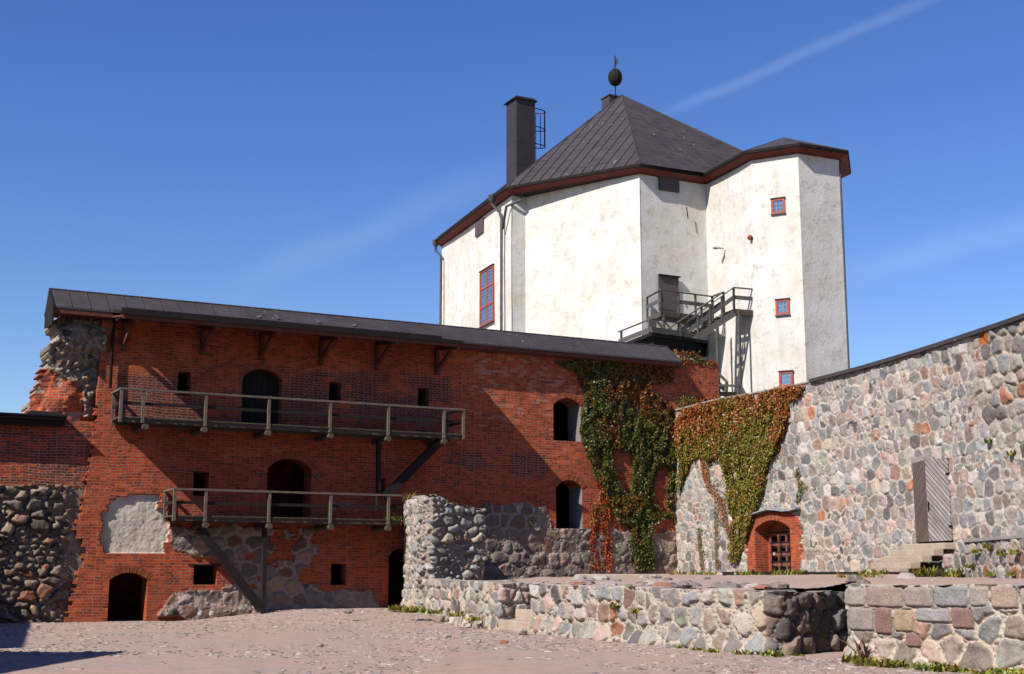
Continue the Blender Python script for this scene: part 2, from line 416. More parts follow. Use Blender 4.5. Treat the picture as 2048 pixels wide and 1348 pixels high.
def leaf_mat():
    m, t, b = base_mat('creeper_leaves')
    c = attr(t, 'col'); t.links.new(c, b.inputs['Base Color']); b.inputs['Roughness'].default_value = 0.45
    b.inputs['Specular IOR Level'].default_value = 0.35
    tr = t.nodes.new('ShaderNodeBsdfTranslucent'); t.links.new(c, tr.inputs['Color'])
    ms = t.nodes.new('ShaderNodeMixShader'); ms.inputs[0].default_value = 0.22
    o = t.nodes['Material Output']; t.links.new(b.outputs[0], ms.inputs[1]); t.links.new(tr.outputs[0], ms.inputs[2]); t.links.new(ms.outputs[0], o.inputs['Surface'])
    return m
M['leaf'] = leaf_mat()
def ground_mat():
    m, t, b = base_mat('pink_grey_gravel')
    f = noise(t, 0.35, 6, 0.6); f2 = noise(t, 2.2, 8, 0.75); f3 = noise(t, 45, 4, 0.7)
    c = mix(t, ramp(t, f, [(0.35, 0.0), (0.65, 1.0)]), (0.46, 0.305, 0.238), (0.40, 0.302, 0.245))
    c = mix(t, ramp(t, f2, [(0.42, 0.0), (0.66, 0.62)]), c, (0.25, 0.205, 0.185))
    c = mix(t, 0.6, c, ramp(t, f3, [(0.3, 0.15), (0.7, 0.9)]), 'OVERLAY')
    t.links.new(c, b.inputs['Base Color']); b.inputs['Roughness'].default_value = 0.95
    bump(t, b, math_(t, 'MULTIPLY_ADD', f2, 1.2, f3), 0.7, 0.02); return m
M['ground'] = ground_mat()
def colattr_mat():
    m, t, b = base_mat('coloured_stones')
    fine = noise(t, 30, 5, 0.65)
    c = mix(t, 0.5, attr(t, 'col'), ramp(t, fine, [(0.25, 0.22), (0.75, 0.85)]), 'OVERLAY')
    t.links.new(c, b.inputs['Base Color']); b.inputs['Roughness'].default_value = 0.85
    bump(t, b, fine, 0.5, 0.01); return m
M['cobble'] = colattr_mat()
M['boulder'] = simple('loose_stone', (0.16, 0.14, 0.13), (0.30, 0.25, 0.22), 5, 0.95, 0.8, 0.02, 28)
M['boulder_pale'] = simple('pale_loose_stone', (0.38, 0.34, 0.31), (0.50, 0.45, 0.42), 5, 0.95, 0.8, 0.02, 28)
M['boulder_red'] = simple('red_loose_stone', (0.34, 0.13, 0.08), (0.42, 0.20, 0.14), 5, 0.95, 0.8, 0.02, 28)

# ------------------------------------------------------------------ numpy noise and masonry patterns
TB = np.random.default_rng(5).random((8, 256, 256))
def vnoise(x, y, k=0):
    xi = np.floor(x).astype(int); yi = np.floor(y).astype(int); fx = x - xi; fy = y - yi
    fx = fx * fx * (3 - 2 * fx); fy = fy * fy * (3 - 2 * fy); T = TB[k % 8]
    a = T[xi & 255, yi & 255]; b = T[(xi + 1) & 255, yi & 255]; c = T[xi & 255, (yi + 1) & 255]; d = T[(xi + 1) & 255, (yi + 1) & 255]
    return (a * (1 - fx) + b * fx) * (1 - fy) + (c * (1 - fx) + d * fx) * fy
def fbm(x, y, k=0, o=4):
    s = 0; a = 0.5; t = 0
    for i in range(o):
        s = s + a * vnoise(x * 2 ** i + 17.3 * i, y * 2 ** i + 9.1 * i, k + i); t += a; a *= 0.5
    return s / t
def smooth(a, b, x):
    t = np.clip((x - a) / (b - a), 0, 1); return t * t * (3 - 2 * t)
def stones(S, Z, cw, ch, seed, jit=0.7, warp=0.07, k=55.0, wt=0.16):
    r = np.random.default_rng(seed).random((6, 128, 128))
    wx = S + warp * 2 * (fbm(S * 3.0, Z * 3.0, seed) - 0.5); wz = Z + warp * 2 * (fbm(S * 3.0 + 50, Z * 3.0, seed + 1) - 0.5)
    j0 = np.floor(wz / ch).astype(int); i0 = np.floor(wx / cw).astype(int)
    cx = []; cz = []; ids = []
    for dj in (-1, 0, 1):
        for di in (-2, -1, 0, 1, 2):
            i = i0 + di; j = j0 + dj
            a = r[0][i & 127, j & 127]; b = r[1][i & 127, j & 127]
            cx.append((i + 0.5 * (j & 1) + 0.5 + jit * (a - 0.5)) * cw); cz.append((j + 0.5 + jit * 0.75 * (b - 0.5)) * ch)
            ids.append((i & 127) * 128 + (j & 127))
    cx = np.array(cx); cz = np.array(cz); ids = np.array(ids)
    asp = cw / ch
    d2 = (cx - wx) ** 2 + ((cz - wz) * asp) ** 2 - wt * cw * cw * (r[5].reshape(-1)[ids] - 0.5)
    m = d2.argmin(0)
    take = lambda q: np.take_along_axis(q, m[None], 0)[0]
    mx, mz, mi, md = take(cx), take(cz), take(ids), take(d2)
    sep = np.sqrt((cx - mx) ** 2 + ((cz - mz) * asp) ** 2)
    e = np.where(sep > 1e-6, (d2 - md) / (2 * np.maximum(sep, 1e-6)), 9.0)
    e = -np.log(np.sum(np.exp(-k * np.minimum(e, 3)), 0)) / k
    R = r.reshape(6, -1)
    return e, mi, wx - mx, wz - mz, R[2][mi], R[3][mi], R[4][mi], R[5][mi]
PAL = np.array([(0.33, 0.31, 0.29), (0.22, 0.215, 0.215), (0.27, 0.28, 0.285), (0.40, 0.36, 0.325), (0.40, 0.29, 0.25), (0.36, 0.22, 0.17),
                (0.43, 0.35, 0.27), (0.30, 0.25, 0.22), (0.47, 0.44, 0.41), (0.44, 0.32, 0.275), (0.30, 0.30, 0.26), (0.40, 0.165, 0.09), (0.13, 0.12, 0.12)])
PALW = np.array([16, 11, 13, 14, 7, 3.5, 7, 9, 8, 6, 9, 1.6, 5.0]); PALW = np.cumsum(PALW / PALW.sum())
def sat_(t): return np.array((1.0, 1.0, 1.0)) * 0.90 if t is None else np.array(t) * 0.90
def rubble(S, Z, cw, ch, seed, jit=0.7, mort=(0.47, 0.40, 0.34), bulge=0.07, gap=0.02, gapv=0.035, round_=0.09, fill=True, light=1.0, warm=0.0, tone=None, warp=0.07, wt=0.16):
    """height, colour, for a wall of field stones bedded in mortar"""
    e, mi, dx, dz, r1, r2, r3, r4 = stones(S, Z, cw, ch, seed, jit, warp=warp, wt=wt)
    mg = gap + gapv * r2
    rough = 0.022 * (fbm(S * 9, Z * 9, 3) - 0.5)
    t = np.clip((e + rough - mg) / round_, 0, 1)
    pf = np.sqrt(np.clip(1 - (1 - t) ** 2, 0, 1))
    h = pf * bulge * (0.55 + 0.9 * r3) + pf * ((r1 - .5) * 0.25 * dx + (r4 - .5) * 0.3 * dz)
    fa = fbm(S * 4.5 + 7 * r1, Z * 4.5, 2, 5); h += pf * (0.045 * (fa - 0.5) * 2 - 0.035 * np.abs(fbm(S * 3.1 + 11 * r2, Z * 3.1, 5, 3) - 0.5) * 2)
    idx = np.searchsorted(PALW, (r1 * 7.31 + r4 * 3.77) % 1.0).clip(0, len(PAL) - 1)
    P = PAL * 0.86 + np.array((0.28, 0.262, 0.24)) * 0.14
    P = P * sat_(tone)
    c = P[idx] * (0.66 + 0.72 * r3)[..., None]
    mot = fbm(S * 7 + 40 * r1, Z * 7 + 30 * r2, 1); an = (r2 - .5) * 3; vein = fbm((S * np.cos(an) + Z * np.sin(an)) * 24, (Z * np.cos(an) - S * np.sin(an)) * 5, 4, 3)
    c = c * (0.66 + 0.36 * mot + 0.32 * vein)[..., None]
    st = smooth(0.0, 0.22, t)
    mc = np.array(mort) * (0.8 + 0.4 * fbm(S * 4, Z * 4, 6))[..., None]
    hm = 0.03 * (fbm(S * 6, Z * 6, 5) - 0.4)
    if fill:
        e2, _, _, _, a1, a2, a3, a4 = stones(S + 31.7, Z + 12.1, 0.15, 0.11, seed + 9, 0.8, 0.02, 70)
        t2 = np.clip((e2 - 0.012 - 0.03 * a2) / 0.03, 0, 1) * (e < mg - 0.004)
        h2 = 0.035 * np.sqrt(1 - (1 - t2) ** 2)
        i2 = np.searchsorted(PALW, a1).clip(0, len(PAL) - 1)
        c2 = PAL[i2] * (0.8 + 0.4 * a3)[..., None]
        mc = mc * (1 - smooth(0, .3, t2))[..., None] + c2 * smooth(0, .3, t2)[..., None]
        hm = hm + h2
    h = np.where(t > 0, np.maximum(h, hm * (1 - st)), hm)
    c = mc * (1 - st)[..., None] + c * st[..., None]
    c = c * light; c[..., 0] *= 1 + warm; c[..., 2] *= 1 - warm
    return h, np.clip(c, 0.01, 0.85), st
def rubble2(S, Z, cw, ch, seed, mixk=0.52, **kw):
    """two stone sizes mixed in irregular patches"""
    h1, c1, s1 = rubble(S, Z, cw, ch, seed, **kw)
    k2 = dict(kw); k2['bulge'] = kw.get('bulge', .07) * .7; k2['round_'] = kw.get('round_', .09) * .75
    h2, c2, s2 = rubble(S + 5.3, Z + 2.1, cw * .56, ch * .6, seed + 3, **k2)
    m = (0.6 * fbm(S * 0.9, Z * 1.4, seed + 2, 3) + 0.4 * vnoise(S * 2.2, Z * 3.0, seed)) > mixk
    return np.where(m, h2, h1), np.where(m[..., None], c2, c1), s1
def inpoly(S, Z, poly):
    r = np.zeros(S.shape, bool); n = len(poly)
    for i in range(n):
        x1, y1 = poly[i]; x2, y2 = poly[(i + 1) % n]
        if y1 == y2: continue
        c = ((y1 > Z) != (y2 > Z)) & (S < (x2 - x1) * (Z - y1) / (y2 - y1) + x1)
        r ^= c
    return r

# ------------------------------------------------------------------ paths and relief panels
class Path:
    def __init__(self, pts):
        self.p = np.array(pts, float); dd = np.diff(self.p, axis=0); self.L = np.hypot(dd[:, 0], dd[:, 1])
        self.s = np.concatenate([[0], np.cumsum(self.L)]); self.t = dd / self.L[:, None]
    def at(self, s):
        s = np.asarray(s, float)
        x = np.interp(s, self.s, self.p[:, 0]); y = np.interp(s, self.s, self.p[:, 1])
        i = np.clip(np.searchsorted(self.s, s, side='right') - 1, 0, len(self.L) - 1)
        tx, ty = self.t[i, 0].copy(), self.t[i, 1].copy()
        for k in range(1, len(self.s) - 1):   # bisector exactly at the corners
            m = np.abs(s - self.s[k]) < 1e-6
            if m.any():
                a = self.t[k - 1] + self.t[k]; a = a / np.hypot(*a); tx = np.where(m, a[0], tx); ty = np.where(m, a[1], ty)
        before = s < 0; after = s > self.s[-1]
        x = np.where(before, self.p[0, 0] + self.t[0, 0] * s, np.where(after, self.p[-1, 0] + self.t[-1, 0] * (s - self.s[-1]), x))
        y = np.where(before, self.p[0, 1] + self.t[0, 1] * s, np.where(after, self.p[-1, 1] + self.t[-1, 1] * (s - self.s[-1]), y))
        return x, y, ty, -tx
    def px(self, u, v, o=0.0, tol=0.02):
        """where the sight line through a pixel meets the wall"""
        r = ray(u, v); best = None
        for k in range(len(self.L)):
            n = (self.t[k, 1], -self.t[k, 0]); q = self.p[k] + np.array(n) * o
            den = r[0] * n[0] + r[1] * n[1]
            if abs(den) < 1e-9: continue
            t = (q[0] * n[0] + q[1] * n[1]) / den
            if t <= 0: continue
            s = (r[0] * t - q[0]) * self.t[k, 0] + (r[1] * t - q[1]) * self.t[k, 1]
            lo = -1e9 if k == 0 else -tol; hi = 1e9 if k == len(self.L) - 1 else self.L[k] + tol
            if lo <= s <= hi:
                c = (self.s[k] + s, r[2] * t + EYE)
                if best is None or t < best[1]: best = (c, t)
        if best is None and tol < 1: return self.px(u, v, o, tol * 3)
        return best[0] if best else None
    def frame(self, s):
        x, y, nx, ny = self.at(np.array([s])); return Frame((x[0], y[0]), (-ny[0], nx[0]))
def chaikin(pts, n=2):
    p = [np.array(q, float) for q in pts]
    for _ in range(n):
        q = [p[0]]
        for a, b in zip(p[:-1], p[1:]): q += [a * .75 + b * .25, a * .25 + b * .75]
        q.append(p[-1]); p = q
    return [tuple(q) for q in p]

def panel(name, path, s0, s1, zb, zt, res, fn, mat, parent=None, thick=0.6, extra=(), rimcol=None, resz=None):
    """relief surface along a path; fn(S,Z)-> h, col, stone, dark, keep.  Open edges are carried back by `thick`."""
    ns = int((s1 - s0) / res) + 1
    s = np.unique(np.concatenate([np.linspace(s0, s1, ns), [x for x in list(path.s[1:-1]) + list(extra) if s0 < x < s1]]))
    zbf = zb(s) if callable(zb) else np.full(s.shape, float(zb)); ztf = zt(s) if callable(zt) else np.full(s.shape, float(zt))
    nz = int((ztf.max() - zbf.min()) / (resz or res)) + 1
    t = np.linspace(0, 1, nz)
    S = np.repeat(s[:, None], nz, 1); Z = zbf[:, None] + (ztf - zbf)[:, None] * t[None]
    rr_ = fn(S, Z); h, col, stone, dark, keep = rr_[:5]; pale = rr_[5] if len(rr_) > 5 else np.zeros(S.shape)
    x, y, nx, ny = path.at(s)
    V = np.stack([x[:, None] + nx[:, None] * h, y[:, None] + ny[:, None] * h, Z], -1)
    NX = np.repeat(nx[:, None], nz, 1); NY = np.repeat(ny[:, None], nz, 1)
    n0, n1 = S.shape; idx = np.arange(n0 * n1).reshape(n0, n1)
    kf = keep[:-1, :-1] & keep[1:, :-1] & keep[1:, 1:] & keep[:-1, 1:]
    Q = np.stack([idx[:-1, :-1], idx[1:, :-1], idx[1:, 1:], idx[:-1, 1:]], -1)
    quads = Q[kf]
    pad = np.pad(kf, 1)
    E = []
    I, J = np.nonzero(kf)
    for (di, dj, a, b) in ((0, -1, 0, 1), (1, 0, 1, 2), (0, 1, 2, 3), (-1, 0, 3, 0)):
        m = ~pad[I + 1 + di, J + 1 + dj]
        E.append(np.stack([Q[I[m], J[m], a], Q[I[m], J[m], b]], -1))
    E = np.concatenate(E)
    Vf = V.reshape(-1, 3); nv = len(Vf)
    th = thick(S, Z).ravel() if callable(thick) else np.full(nv, float(thick))
    bi = np.unique(E); remap = -np.ones(nv, int); remap[bi] = nv + np.arange(len(bi))
    # duplicated front rim + back rim, so that shading and colour of the reveal are its own
    fr = Vf[bi]; bk = fr.copy(); hh = h.ravel()[bi]
    bk[:, 0] -= NX.ravel()[bi] * (th[bi] + hh); bk[:, 1] -= NY.ravel()[bi] * (th[bi] + hh)
    VV = np.concatenate([Vf, fr, bk]); k = len(bi)
    rim = np.stack([remap[E[:, 1]], remap[E[:, 0]], remap[E[:, 0]] + k, remap[E[:, 1]] + k], -1)
    faces = np.concatenate([quads, rim])
    col = col.reshape(-1, 3); stf = stone.ravel(); dkf = dark.ravel()
    cr = col[bi] if rimcol is None else rimcol(S.ravel()[bi], Z.ravel()[bi], col[bi])
    sr = stf[bi] if rimcol is None else np.ones(k)
    if rimcol is not None:
        cr, sr = cr
    C = np.concatenate([col, cr, cr]); ST = np.concatenate([stf, sr, sr]); DK = np.concatenate([dkf, dkf[bi], dkf[bi]]); pf_ = pale.ravel(); PL = np.concatenate([pf_, pf_[bi], pf_[bi]])
    UV = np.concatenate([np.stack([S.ravel(), Z.ravel()], -1), np.stack([S.ravel()[bi], Z.ravel()[bi]], -1),
                         np.stack([S.ravel()[bi] + th[bi], Z.ravel()[bi]], -1)])
    used = np.unique(faces); mp = -np.ones(len(VV), int); mp[used] = np.arange(len(used)); faces = mp[faces]
    VV, C, ST, DK, UV, PL = VV[used], C[used], ST[used], DK[used], UV[used], PL[used]
    me = bpy.data.meshes.new(name); nf = len(faces)
    me.vertices.add(len(VV)); me.vertices.foreach_set('co', VV.astype(np.float32).ravel())
    me.loops.add(nf * 4); me.loops.foreach_set('vertex_index', faces.astype(np.int32).ravel())
    me.polygons.add(nf); me.polygons.foreach_set('loop_start', np.arange(0, nf * 4, 4, dtype=np.int32)); me.polygons.foreach_set('loop_total', np.full(nf, 4, np.int32))
    me.polygons.foreach_set('use_smooth', np.ones(nf, bool))
    uvl = me.uv_layers.new(name='UVMap'); uvl.data.foreach_set('uv', UV[faces.ravel()].astype(np.float32).ravel())
    ca = me.color_attributes.new('col', 'FLOAT_COLOR', 'POINT'); ca.data.foreach_set('color', np.concatenate([C, np.ones((len(C), 1))], 1).astype(np.float32).ravel())
    cb = me.color_attributes.new('aux', 'FLOAT_COLOR', 'POINT'); cb.data.foreach_set('color', np.stack([ST, DK, PL, np.ones(len(ST))], 1).astype(np.float32).ravel())
    me.update(calc_edges=True); me.materials.append(mat)
    o = bpy.data.objects.new(name, me); COL.objects.link(o); adopt(o, parent)
    return o


# ================================================================== GROUND
def gz(x, y):
    """height of the courtyard: rises a little towards the brick building's right part and the round stub wall"""
    s = (x - A.O.x) * A.d.x + (y - A.O.y) * A.d.y; o = (x - A.O.x) * A.n.x + (y - A.O.y) * A.n.y
    return 0.36 * smooth(1.5, 6.5, s) * smooth(9.0, 1.0, o)
def grid_mesh(name, xs, ys, zf, mat, inside=None):
    X, Y = np.meshgrid(xs, ys, indexing='ij'); Z = zf(X, Y); n0, n1 = X.shape
    idx = np.arange(n0 * n1).reshape(n0, n1)
    q = np.stack([idx[:-1, :-1], idx[1:, :-1], idx[1:, 1:], idx[:-1, 1:]], -1)
    if inside is not None:
        k = inside(0.5 * (X[:-1, :-1] + X[1:, 1:]), 0.5 * (Y[:-1, :-1] + Y[1:, 1:])); q = q[k]
    q = q.reshape(-1, 4); V = np.stack([X, Y, Z], -1).reshape(-1, 3)
    u = np.unique(q); mp = -np.ones(len(V), int); mp[u] = np.arange(len(u))
    me = bpy.data.meshes.new(name); me.from_pydata(V[u].tolist(), [], mp[q].tolist()); me.polygons.foreach_set('use_smooth', np.ones(len(q), bool))
    me.update(); me.materials.append(mat); o = bpy.data.objects.new(name, me); COL.objects.link(o); return o
xs = np.unique(np.concatenate([np.linspace(-700, -40, 12), np.linspace(-40, -20, 12), np.arange(-20, 12, 0.22), np.linspace(12, 40, 16), np.linspace(40, 700, 12)]))
ys = np.unique(np.concatenate([np.linspace(-300, 0, 8), np.linspace(0, 18, 18), np.arange(18, 56, 0.22), np.linspace(56, 120, 20), np.linspace(120, 1500, 14)]))
def gzn(x, y):
    near = smooth(15, 20, y) * smooth(62, 56, y)
    return gz(x, y) + near * (0.05 * (fbm(x * 0.5, y * 0.5, 2) - 0.5) + 0.03 * (fbm(x * 2.2, y * 2.2, 4) - 0.5))
tag(grid_mesh('ground', xs, ys, gzn, M['ground']), kind='structure')

def zat(x, y): return float(gzn(np.array([x]), np.array([y]))[0])

# flush cobbles and flat stone flakes of the courtyard, thousands of them: one object
def scatter_cobbles():
    r = np.random.default_rng(3); n = 15000
    y = 19 + 32 * r.random(n) ** 1.25; x = (r.random(n) * 2 - 1) * (y * 0.40 + 1.0)
    # keep clear of terrace and buildings
    dens = fbm(x * 0.35, y * 0.35, 3) + 0.15 * (y > 40)
    k = (dens > 0.44 + 0.16 * r.random(n)); x, y = x[k], y[k]
    o = (x - A.O.x) * A.n.x + (y - A.O.y) * A.n.y
    k = (o > 0.15); x, y = x[k], y[k]
    lx = np.interp(y, [19, 23, 26.8, 28.1, 32.1, 38.8, 43.6, 49.3, 53], [11, 8.6, 6.5, 5.4, 3.2, 0.6, -1.5, -3.0, -4.3])
    k = x < lx - 0.1; x, y = x[k], y[k]; n = len(x)
    N = 8; V = []; F = []; C = []
    zz = gzn(x, y)
    for i in range(n):
        a = 0.035 + 0.10 * r.random() ** 2; b = a * (0.6 + 0.4 * r.random()); th = r.random() * 6.28
        hgt = 0.006 + 0.014 * r.random(); tilt = (r.random() - .5) * 0.12; base = len(V)
        for ring, (sc_, hh) in enumerate(((1.0, -0.02), (0.82, hgt * 0.8), (0.4, hgt))):
            for kk in range(N):
                q = 2 * math.pi * kk / N; w_ = 1 + 0.25 * (r.random() - .5)
                px = a * sc_ * w_ * math.cos(q); py = b * sc_ * w_ * math.sin(q)
                V.append((x[i] + px * math.cos(th) - py * math.sin(th), y[i] + px * math.sin(th) + py * math.cos(th), zz[i] + hh + tilt * px))
        for ring in range(2):
            for kk in range(N):
                k2 = (kk + 1) % N; F.append((base + ring * N + kk, base + ring * N + k2, base + (ring + 1) * N + k2, base + (ring + 1) * N + kk))
        F.append(tuple(base + 2 * N + kk for kk in range(N)))
        p = (PAL[np.searchsorted(PALW, r.random()).clip(0, 12)] * 0.50 + np.array((0.42, 0.31, 0.255)) * 0.50) * (0.55 + 0.75 * r.random() ** 1.5)
        C += [p] * (3 * N)
    me = bpy.data.meshes.new('cobblestones'); me.from_pydata(V, [], F)
    C = np.clip(np.array(C), 0, 0.8); ca = me.color_attributes.new('col', 'FLOAT_COLOR', 'POINT')
    ca.data.foreach_set('color', np.concatenate([C, np.ones((len(C), 1))], 1).astype(np.float32).ravel())
    me.materials.append(M['cobble']); o = bpy.data.objects.new('cobblestones', me); COL.objects.link(o)
    tag(o, 'worn cobbles and stone flakes set flush in the pinkish courtyard gravel', 'cobblestones', kind='stuff')
scatter_cobbles()

# ================================================================== BRICK BUILDING
PA = Path([tuple(A.O), tuple(A.O + A.d * 40)])
P0 = lambda u, v: A.px(u, v)
bb = empty('brick_building', A.w(10, -2, 0), 'long red brick castle wing with dark sheet metal roof and two wooden galleries', 'building')
def opening(ul, ur, vcrown, vspring, vbot, depth=0.8, rise=None):
    s0 = P0(ul, (vspring + vbot) / 2)[0]; s1 = P0(ur, (vspring + vbot) / 2)[0]; um = (ul + ur) / 2
    zc = P0(um, vcrown)[1]; zs = P0(um, vspring)[1]; zb = P0(um, vbot)[1]
    return dict(s0=s0, s1=s1, zb=zb, zs=zs, zc=zc, rise=zc - zs, depth=depth)
OPN = dict(
    cellar=opening(217, 293, 1145, 1160, 1246, 0.9),
    square=opening(387, 433, 1131, 1131, 1169, 0.6),
    lowwin=opening(663, 691, 1128, 1128, 1170, 0.6),
    lowdoor=opening(778, 822, 1097, 1112, 1216, 0.8),
    gal1door=opening(535, 621, 917, 937, 1034, 0.9),
    gal1win=opening(388, 417, 944, 944, 990, 0.6),
    gal1winb=opening(752, 770, 957, 957, 992, 0.6),
    gal2win1=opening(356, 381, 744, 744, 790, 0.7),
    gal2door=opening(484, 563, 738, 757, 846, 0.55),
    gal2win2=opening(659, 682, 766, 766, 806, 0.7),
    gal2win3=opening(837, 857, 777, 777, 815, 0.7),
    arch_up=opening(1108, 1161, 796, 810, 881, 1.1),
    arch_dn=opening(1113, 1164, 960, 976, 1057, 1.1))
def in_open(S, Z, p, grow=0.0):
    c = (p['s0'] + p['s1']) / 2; hw = (p['s1'] - p['s0']) / 2 + grow
    x = np.clip(np.abs(S - c), 0, hw)
    if p['rise'] > 0.02:
        R = (hw ** 2 + p['rise'] ** 2) / (2 * p['rise']); top = p['zs'] + np.sqrt(np.maximum(R * R - x * x, 0)) - (R - p['rise']) + grow
    else: top = p['zc'] + grow
    return (np.abs(S - c) < hw) & (Z > p['zb'] - grow) & (Z < top)
def poly(*pts): return [P0(u, v) for u, v in pts]
ST_R = poly((955, 1008), (1092, 1010), (1100, 1040), (1112, 1060), (1200, 1060), (1360, 1062), (1380, 1300), (955, 1300))
ST_L = poly((343, 1060), (480, 1052), (640, 1060), (660, 1095), (800, 1090), (800, 1250), (520, 1250), (320, 1236), (345, 1190), (400, 1178), (470, 1170), (450, 1120), (365, 1105))
BR_L = poly((620, 1118), (640, 1098), (700, 1092), (740, 1105), (742, 1150), (735, 1185), (700, 1180), (640, 1182), (622, 1160))
BR_L2 = poly((735, 1100), (830, 1060), (830, 1215), (760, 1215), (735, 1170))
BR_L3 = poly((380, 1112), (445, 1118), (465, 1160), (440, 1178), (380, 1180))
ST_M = poly((655, 1006), (745, 1004), (765, 1030), (748, 1040), (655, 1040))
ST_E = poly((340, 1052), (372, 1060), (402, 1098), (395, 1104), (350, 1102), (340, 1080))
PLA = poly((232, 992), (318, 992), (318, 1020), (337, 1022), (337, 1085), (326, 1085), (326, 1107), (206, 1107), (206, 1090), (202, 1090), (205, 1030), (222, 1010))
DK1 = poly((236, 722), (236, 745), (380, 760), (420, 850), (480, 850), (480, 735), (575, 745), (770, 745), (900, 755), (900, 850), (236, 836))  # burnt bricks, with the mask cut open where the sun patch falls
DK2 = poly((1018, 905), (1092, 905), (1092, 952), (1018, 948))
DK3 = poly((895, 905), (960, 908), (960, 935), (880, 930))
def quant(Z, q=0.098): return (np.floor(Z / q) + 0.5) * q
TR = np.random.default_rng(8).random(512)
def facade(S, Z):
    h = 0.05 * (fbm(S * 0.5, Z * 0.5, 1) - 0.5) + 0.03 * (fbm(S * 3, Z * 6, 2) - 0.5)
    col = np.ones(S.shape + (3,)) * 0.3; stone = np.zeros(S.shape); dark = np.zeros(S.shape)
    row = np.floor(Z / 0.098).astype(int)
    off = (TR[row & 511] - 0.5) * 0.16
    Sq = S + off; Zq = quant(Z)
    wn = 0.5 * (fbm(S * 1.7, Z * 1.7, 5) - 0.5); wm = 0.5 * (fbm(S * 1.7 + 40, Z * 1.7, 6) - 0.5)
    bi_ = np.floor((S + 0.15 * (row & 1)) / 0.30).astype(int); brnd = TB[3][bi_ & 255, row & 255]
    n1 = fbm(S * 1.1, Z * 1.6, 3)
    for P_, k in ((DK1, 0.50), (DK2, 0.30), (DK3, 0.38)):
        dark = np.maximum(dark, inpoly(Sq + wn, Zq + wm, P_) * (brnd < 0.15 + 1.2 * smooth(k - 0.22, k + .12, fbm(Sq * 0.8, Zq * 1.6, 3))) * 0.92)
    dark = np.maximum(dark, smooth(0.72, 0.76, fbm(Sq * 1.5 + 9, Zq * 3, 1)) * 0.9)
    dark = np.maximum(dark, 0.9 * (vnoise(Sq / 0.29, row * 1.0, 2) > 0.93) * (Z < 9))
    # field stones
    hs, cs, ss = rubble(S, Z, 0.62, 0.50, 21, 0.65, mort=(0.33, 0.26, 0.22), bulge=0.06, gap=0.03, gapv=0.05, round_=0.08, tone=(0.72, 0.62, 0.55))
    m = inpoly(S + wn, Z + wm, ST_R) | (inpoly(S + wn, Z + wm, ST_L) & ~inpoly(Sq, Zq, BR_L) & ~inpoly(Sq, Zq, BR_L2) & ~inpoly(Sq, Zq, BR_L3)) | inpoly(S + wn * .4, Z + wm * .4, ST_M) | inpoly(S + wn * .3, Z + wm * .3, ST_E)
    m = m & ~((fbm(Sq * 0.9 + 3, Zq * 1.3, 4) > 0.60) & (Z > 1.1) & (S < 11))
    for k in ('arch_dn', 'arch_up', 'lowwin', 'lowdoor', 'square'):
        g = in_open(Sq, Zq, OPN[k], 0.26) & (Zq > OPN[k]['zb'] - 0.02); m = m & ~g
    h = np.where(m, hs + 0.02, h); col = np.where(m[..., None], cs, col); stone = np.where(m, 1.0, stone); dark = np.where(m, 0, dark)
    # projecting boulders at the foot
    foot = smooth(1.0, 0.2, Z) * m; h = h + foot * 0.12
    # roughly plastered niche
    pl = inpoly(Sq, Zq, PLA)
    pc = np.array((0.62, 0.545, 0.45)) * (0.75 + 0.5 * fbm(S * 3.0, Z * 3.0, 2))[..., None]
    hp = -0.10 + 0.05 * (fbm(S * 4, Z * 4, 4) - .5) + 0.03 * (fbm(S * 14, Z * 14, 1) - .5)
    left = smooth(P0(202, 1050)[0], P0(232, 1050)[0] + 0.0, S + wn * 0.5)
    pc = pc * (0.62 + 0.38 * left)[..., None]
    h = np.where(pl, hp, h); col = np.where(pl[..., None], pc, col); stone = np.where(pl, 1.0, stone); dark = np.where(pl, 0, dark)
    # ragged left edge of the brickwork
    zz = [P0(200, v)[1] for v in (620, 700, 750, 830, 870, 950, 1010, 1060, 1100, 1170, 1243)]
    sl = [P0(u, v)[0] for u, v in ((204, 620), (201, 700), (197, 750), (190, 830), (188, 870), (172, 950), (160, 1010), (148, 1060), (170, 1100), (148, 1170), (128, 1243))]
    lim = np.interp(Zq, zz[::-1], sl[::-1]) + (TR[(row * 7) & 511] - 0.5) * 0.22 * (Z < 7.5)
    keep = S > lim
    for k, p in OPN.items(): keep &= ~in_open(S, Z, p)
    top = 10.96 + (S > 23.35) * (0.16 + 0.25 * (fbm(S * 2, S * 0, 1) - 0.5))
    keep &= Z < top
    pale = (TB[4][bi_ & 255, row & 255] > 0.90 - 0.16 * smooth(7.5, 9.5, Z)) * smooth(12.3, 14, Sq) * smooth(6.0, 8.2, Z) * smooth(23, 19, Sq) * 0.6 * (1 - dark)
    return h, col, stone, dark, keep, pale
def fac_thick(S, Z):
    t = np.full(S.shape, 0.6)
    for p in OPN.values():
        t = np.where(in_open(S, Z, p, 0.06), p['depth'], t)
    return t
def fac_rim(s, z, c):
    st = np.zeros(len(s)); cc = c.copy()
    for k in ('arch_dn', 'arch_up'):
        p = OPN[k]; m = in_open(s, z, p, 0.06) & (z < p['zs'] + 0.1)
        st = np.where(m, 1, st); cc = np.where(m[:, None], np.array((0.22, 0.205, 0.20)), cc)
    return cc, st
panel('wall', PA, -2.6, 25.75, 0.0, 11.4, 0.036, facade, M['brick'], bb, fac_thick, rimcol=fac_rim)
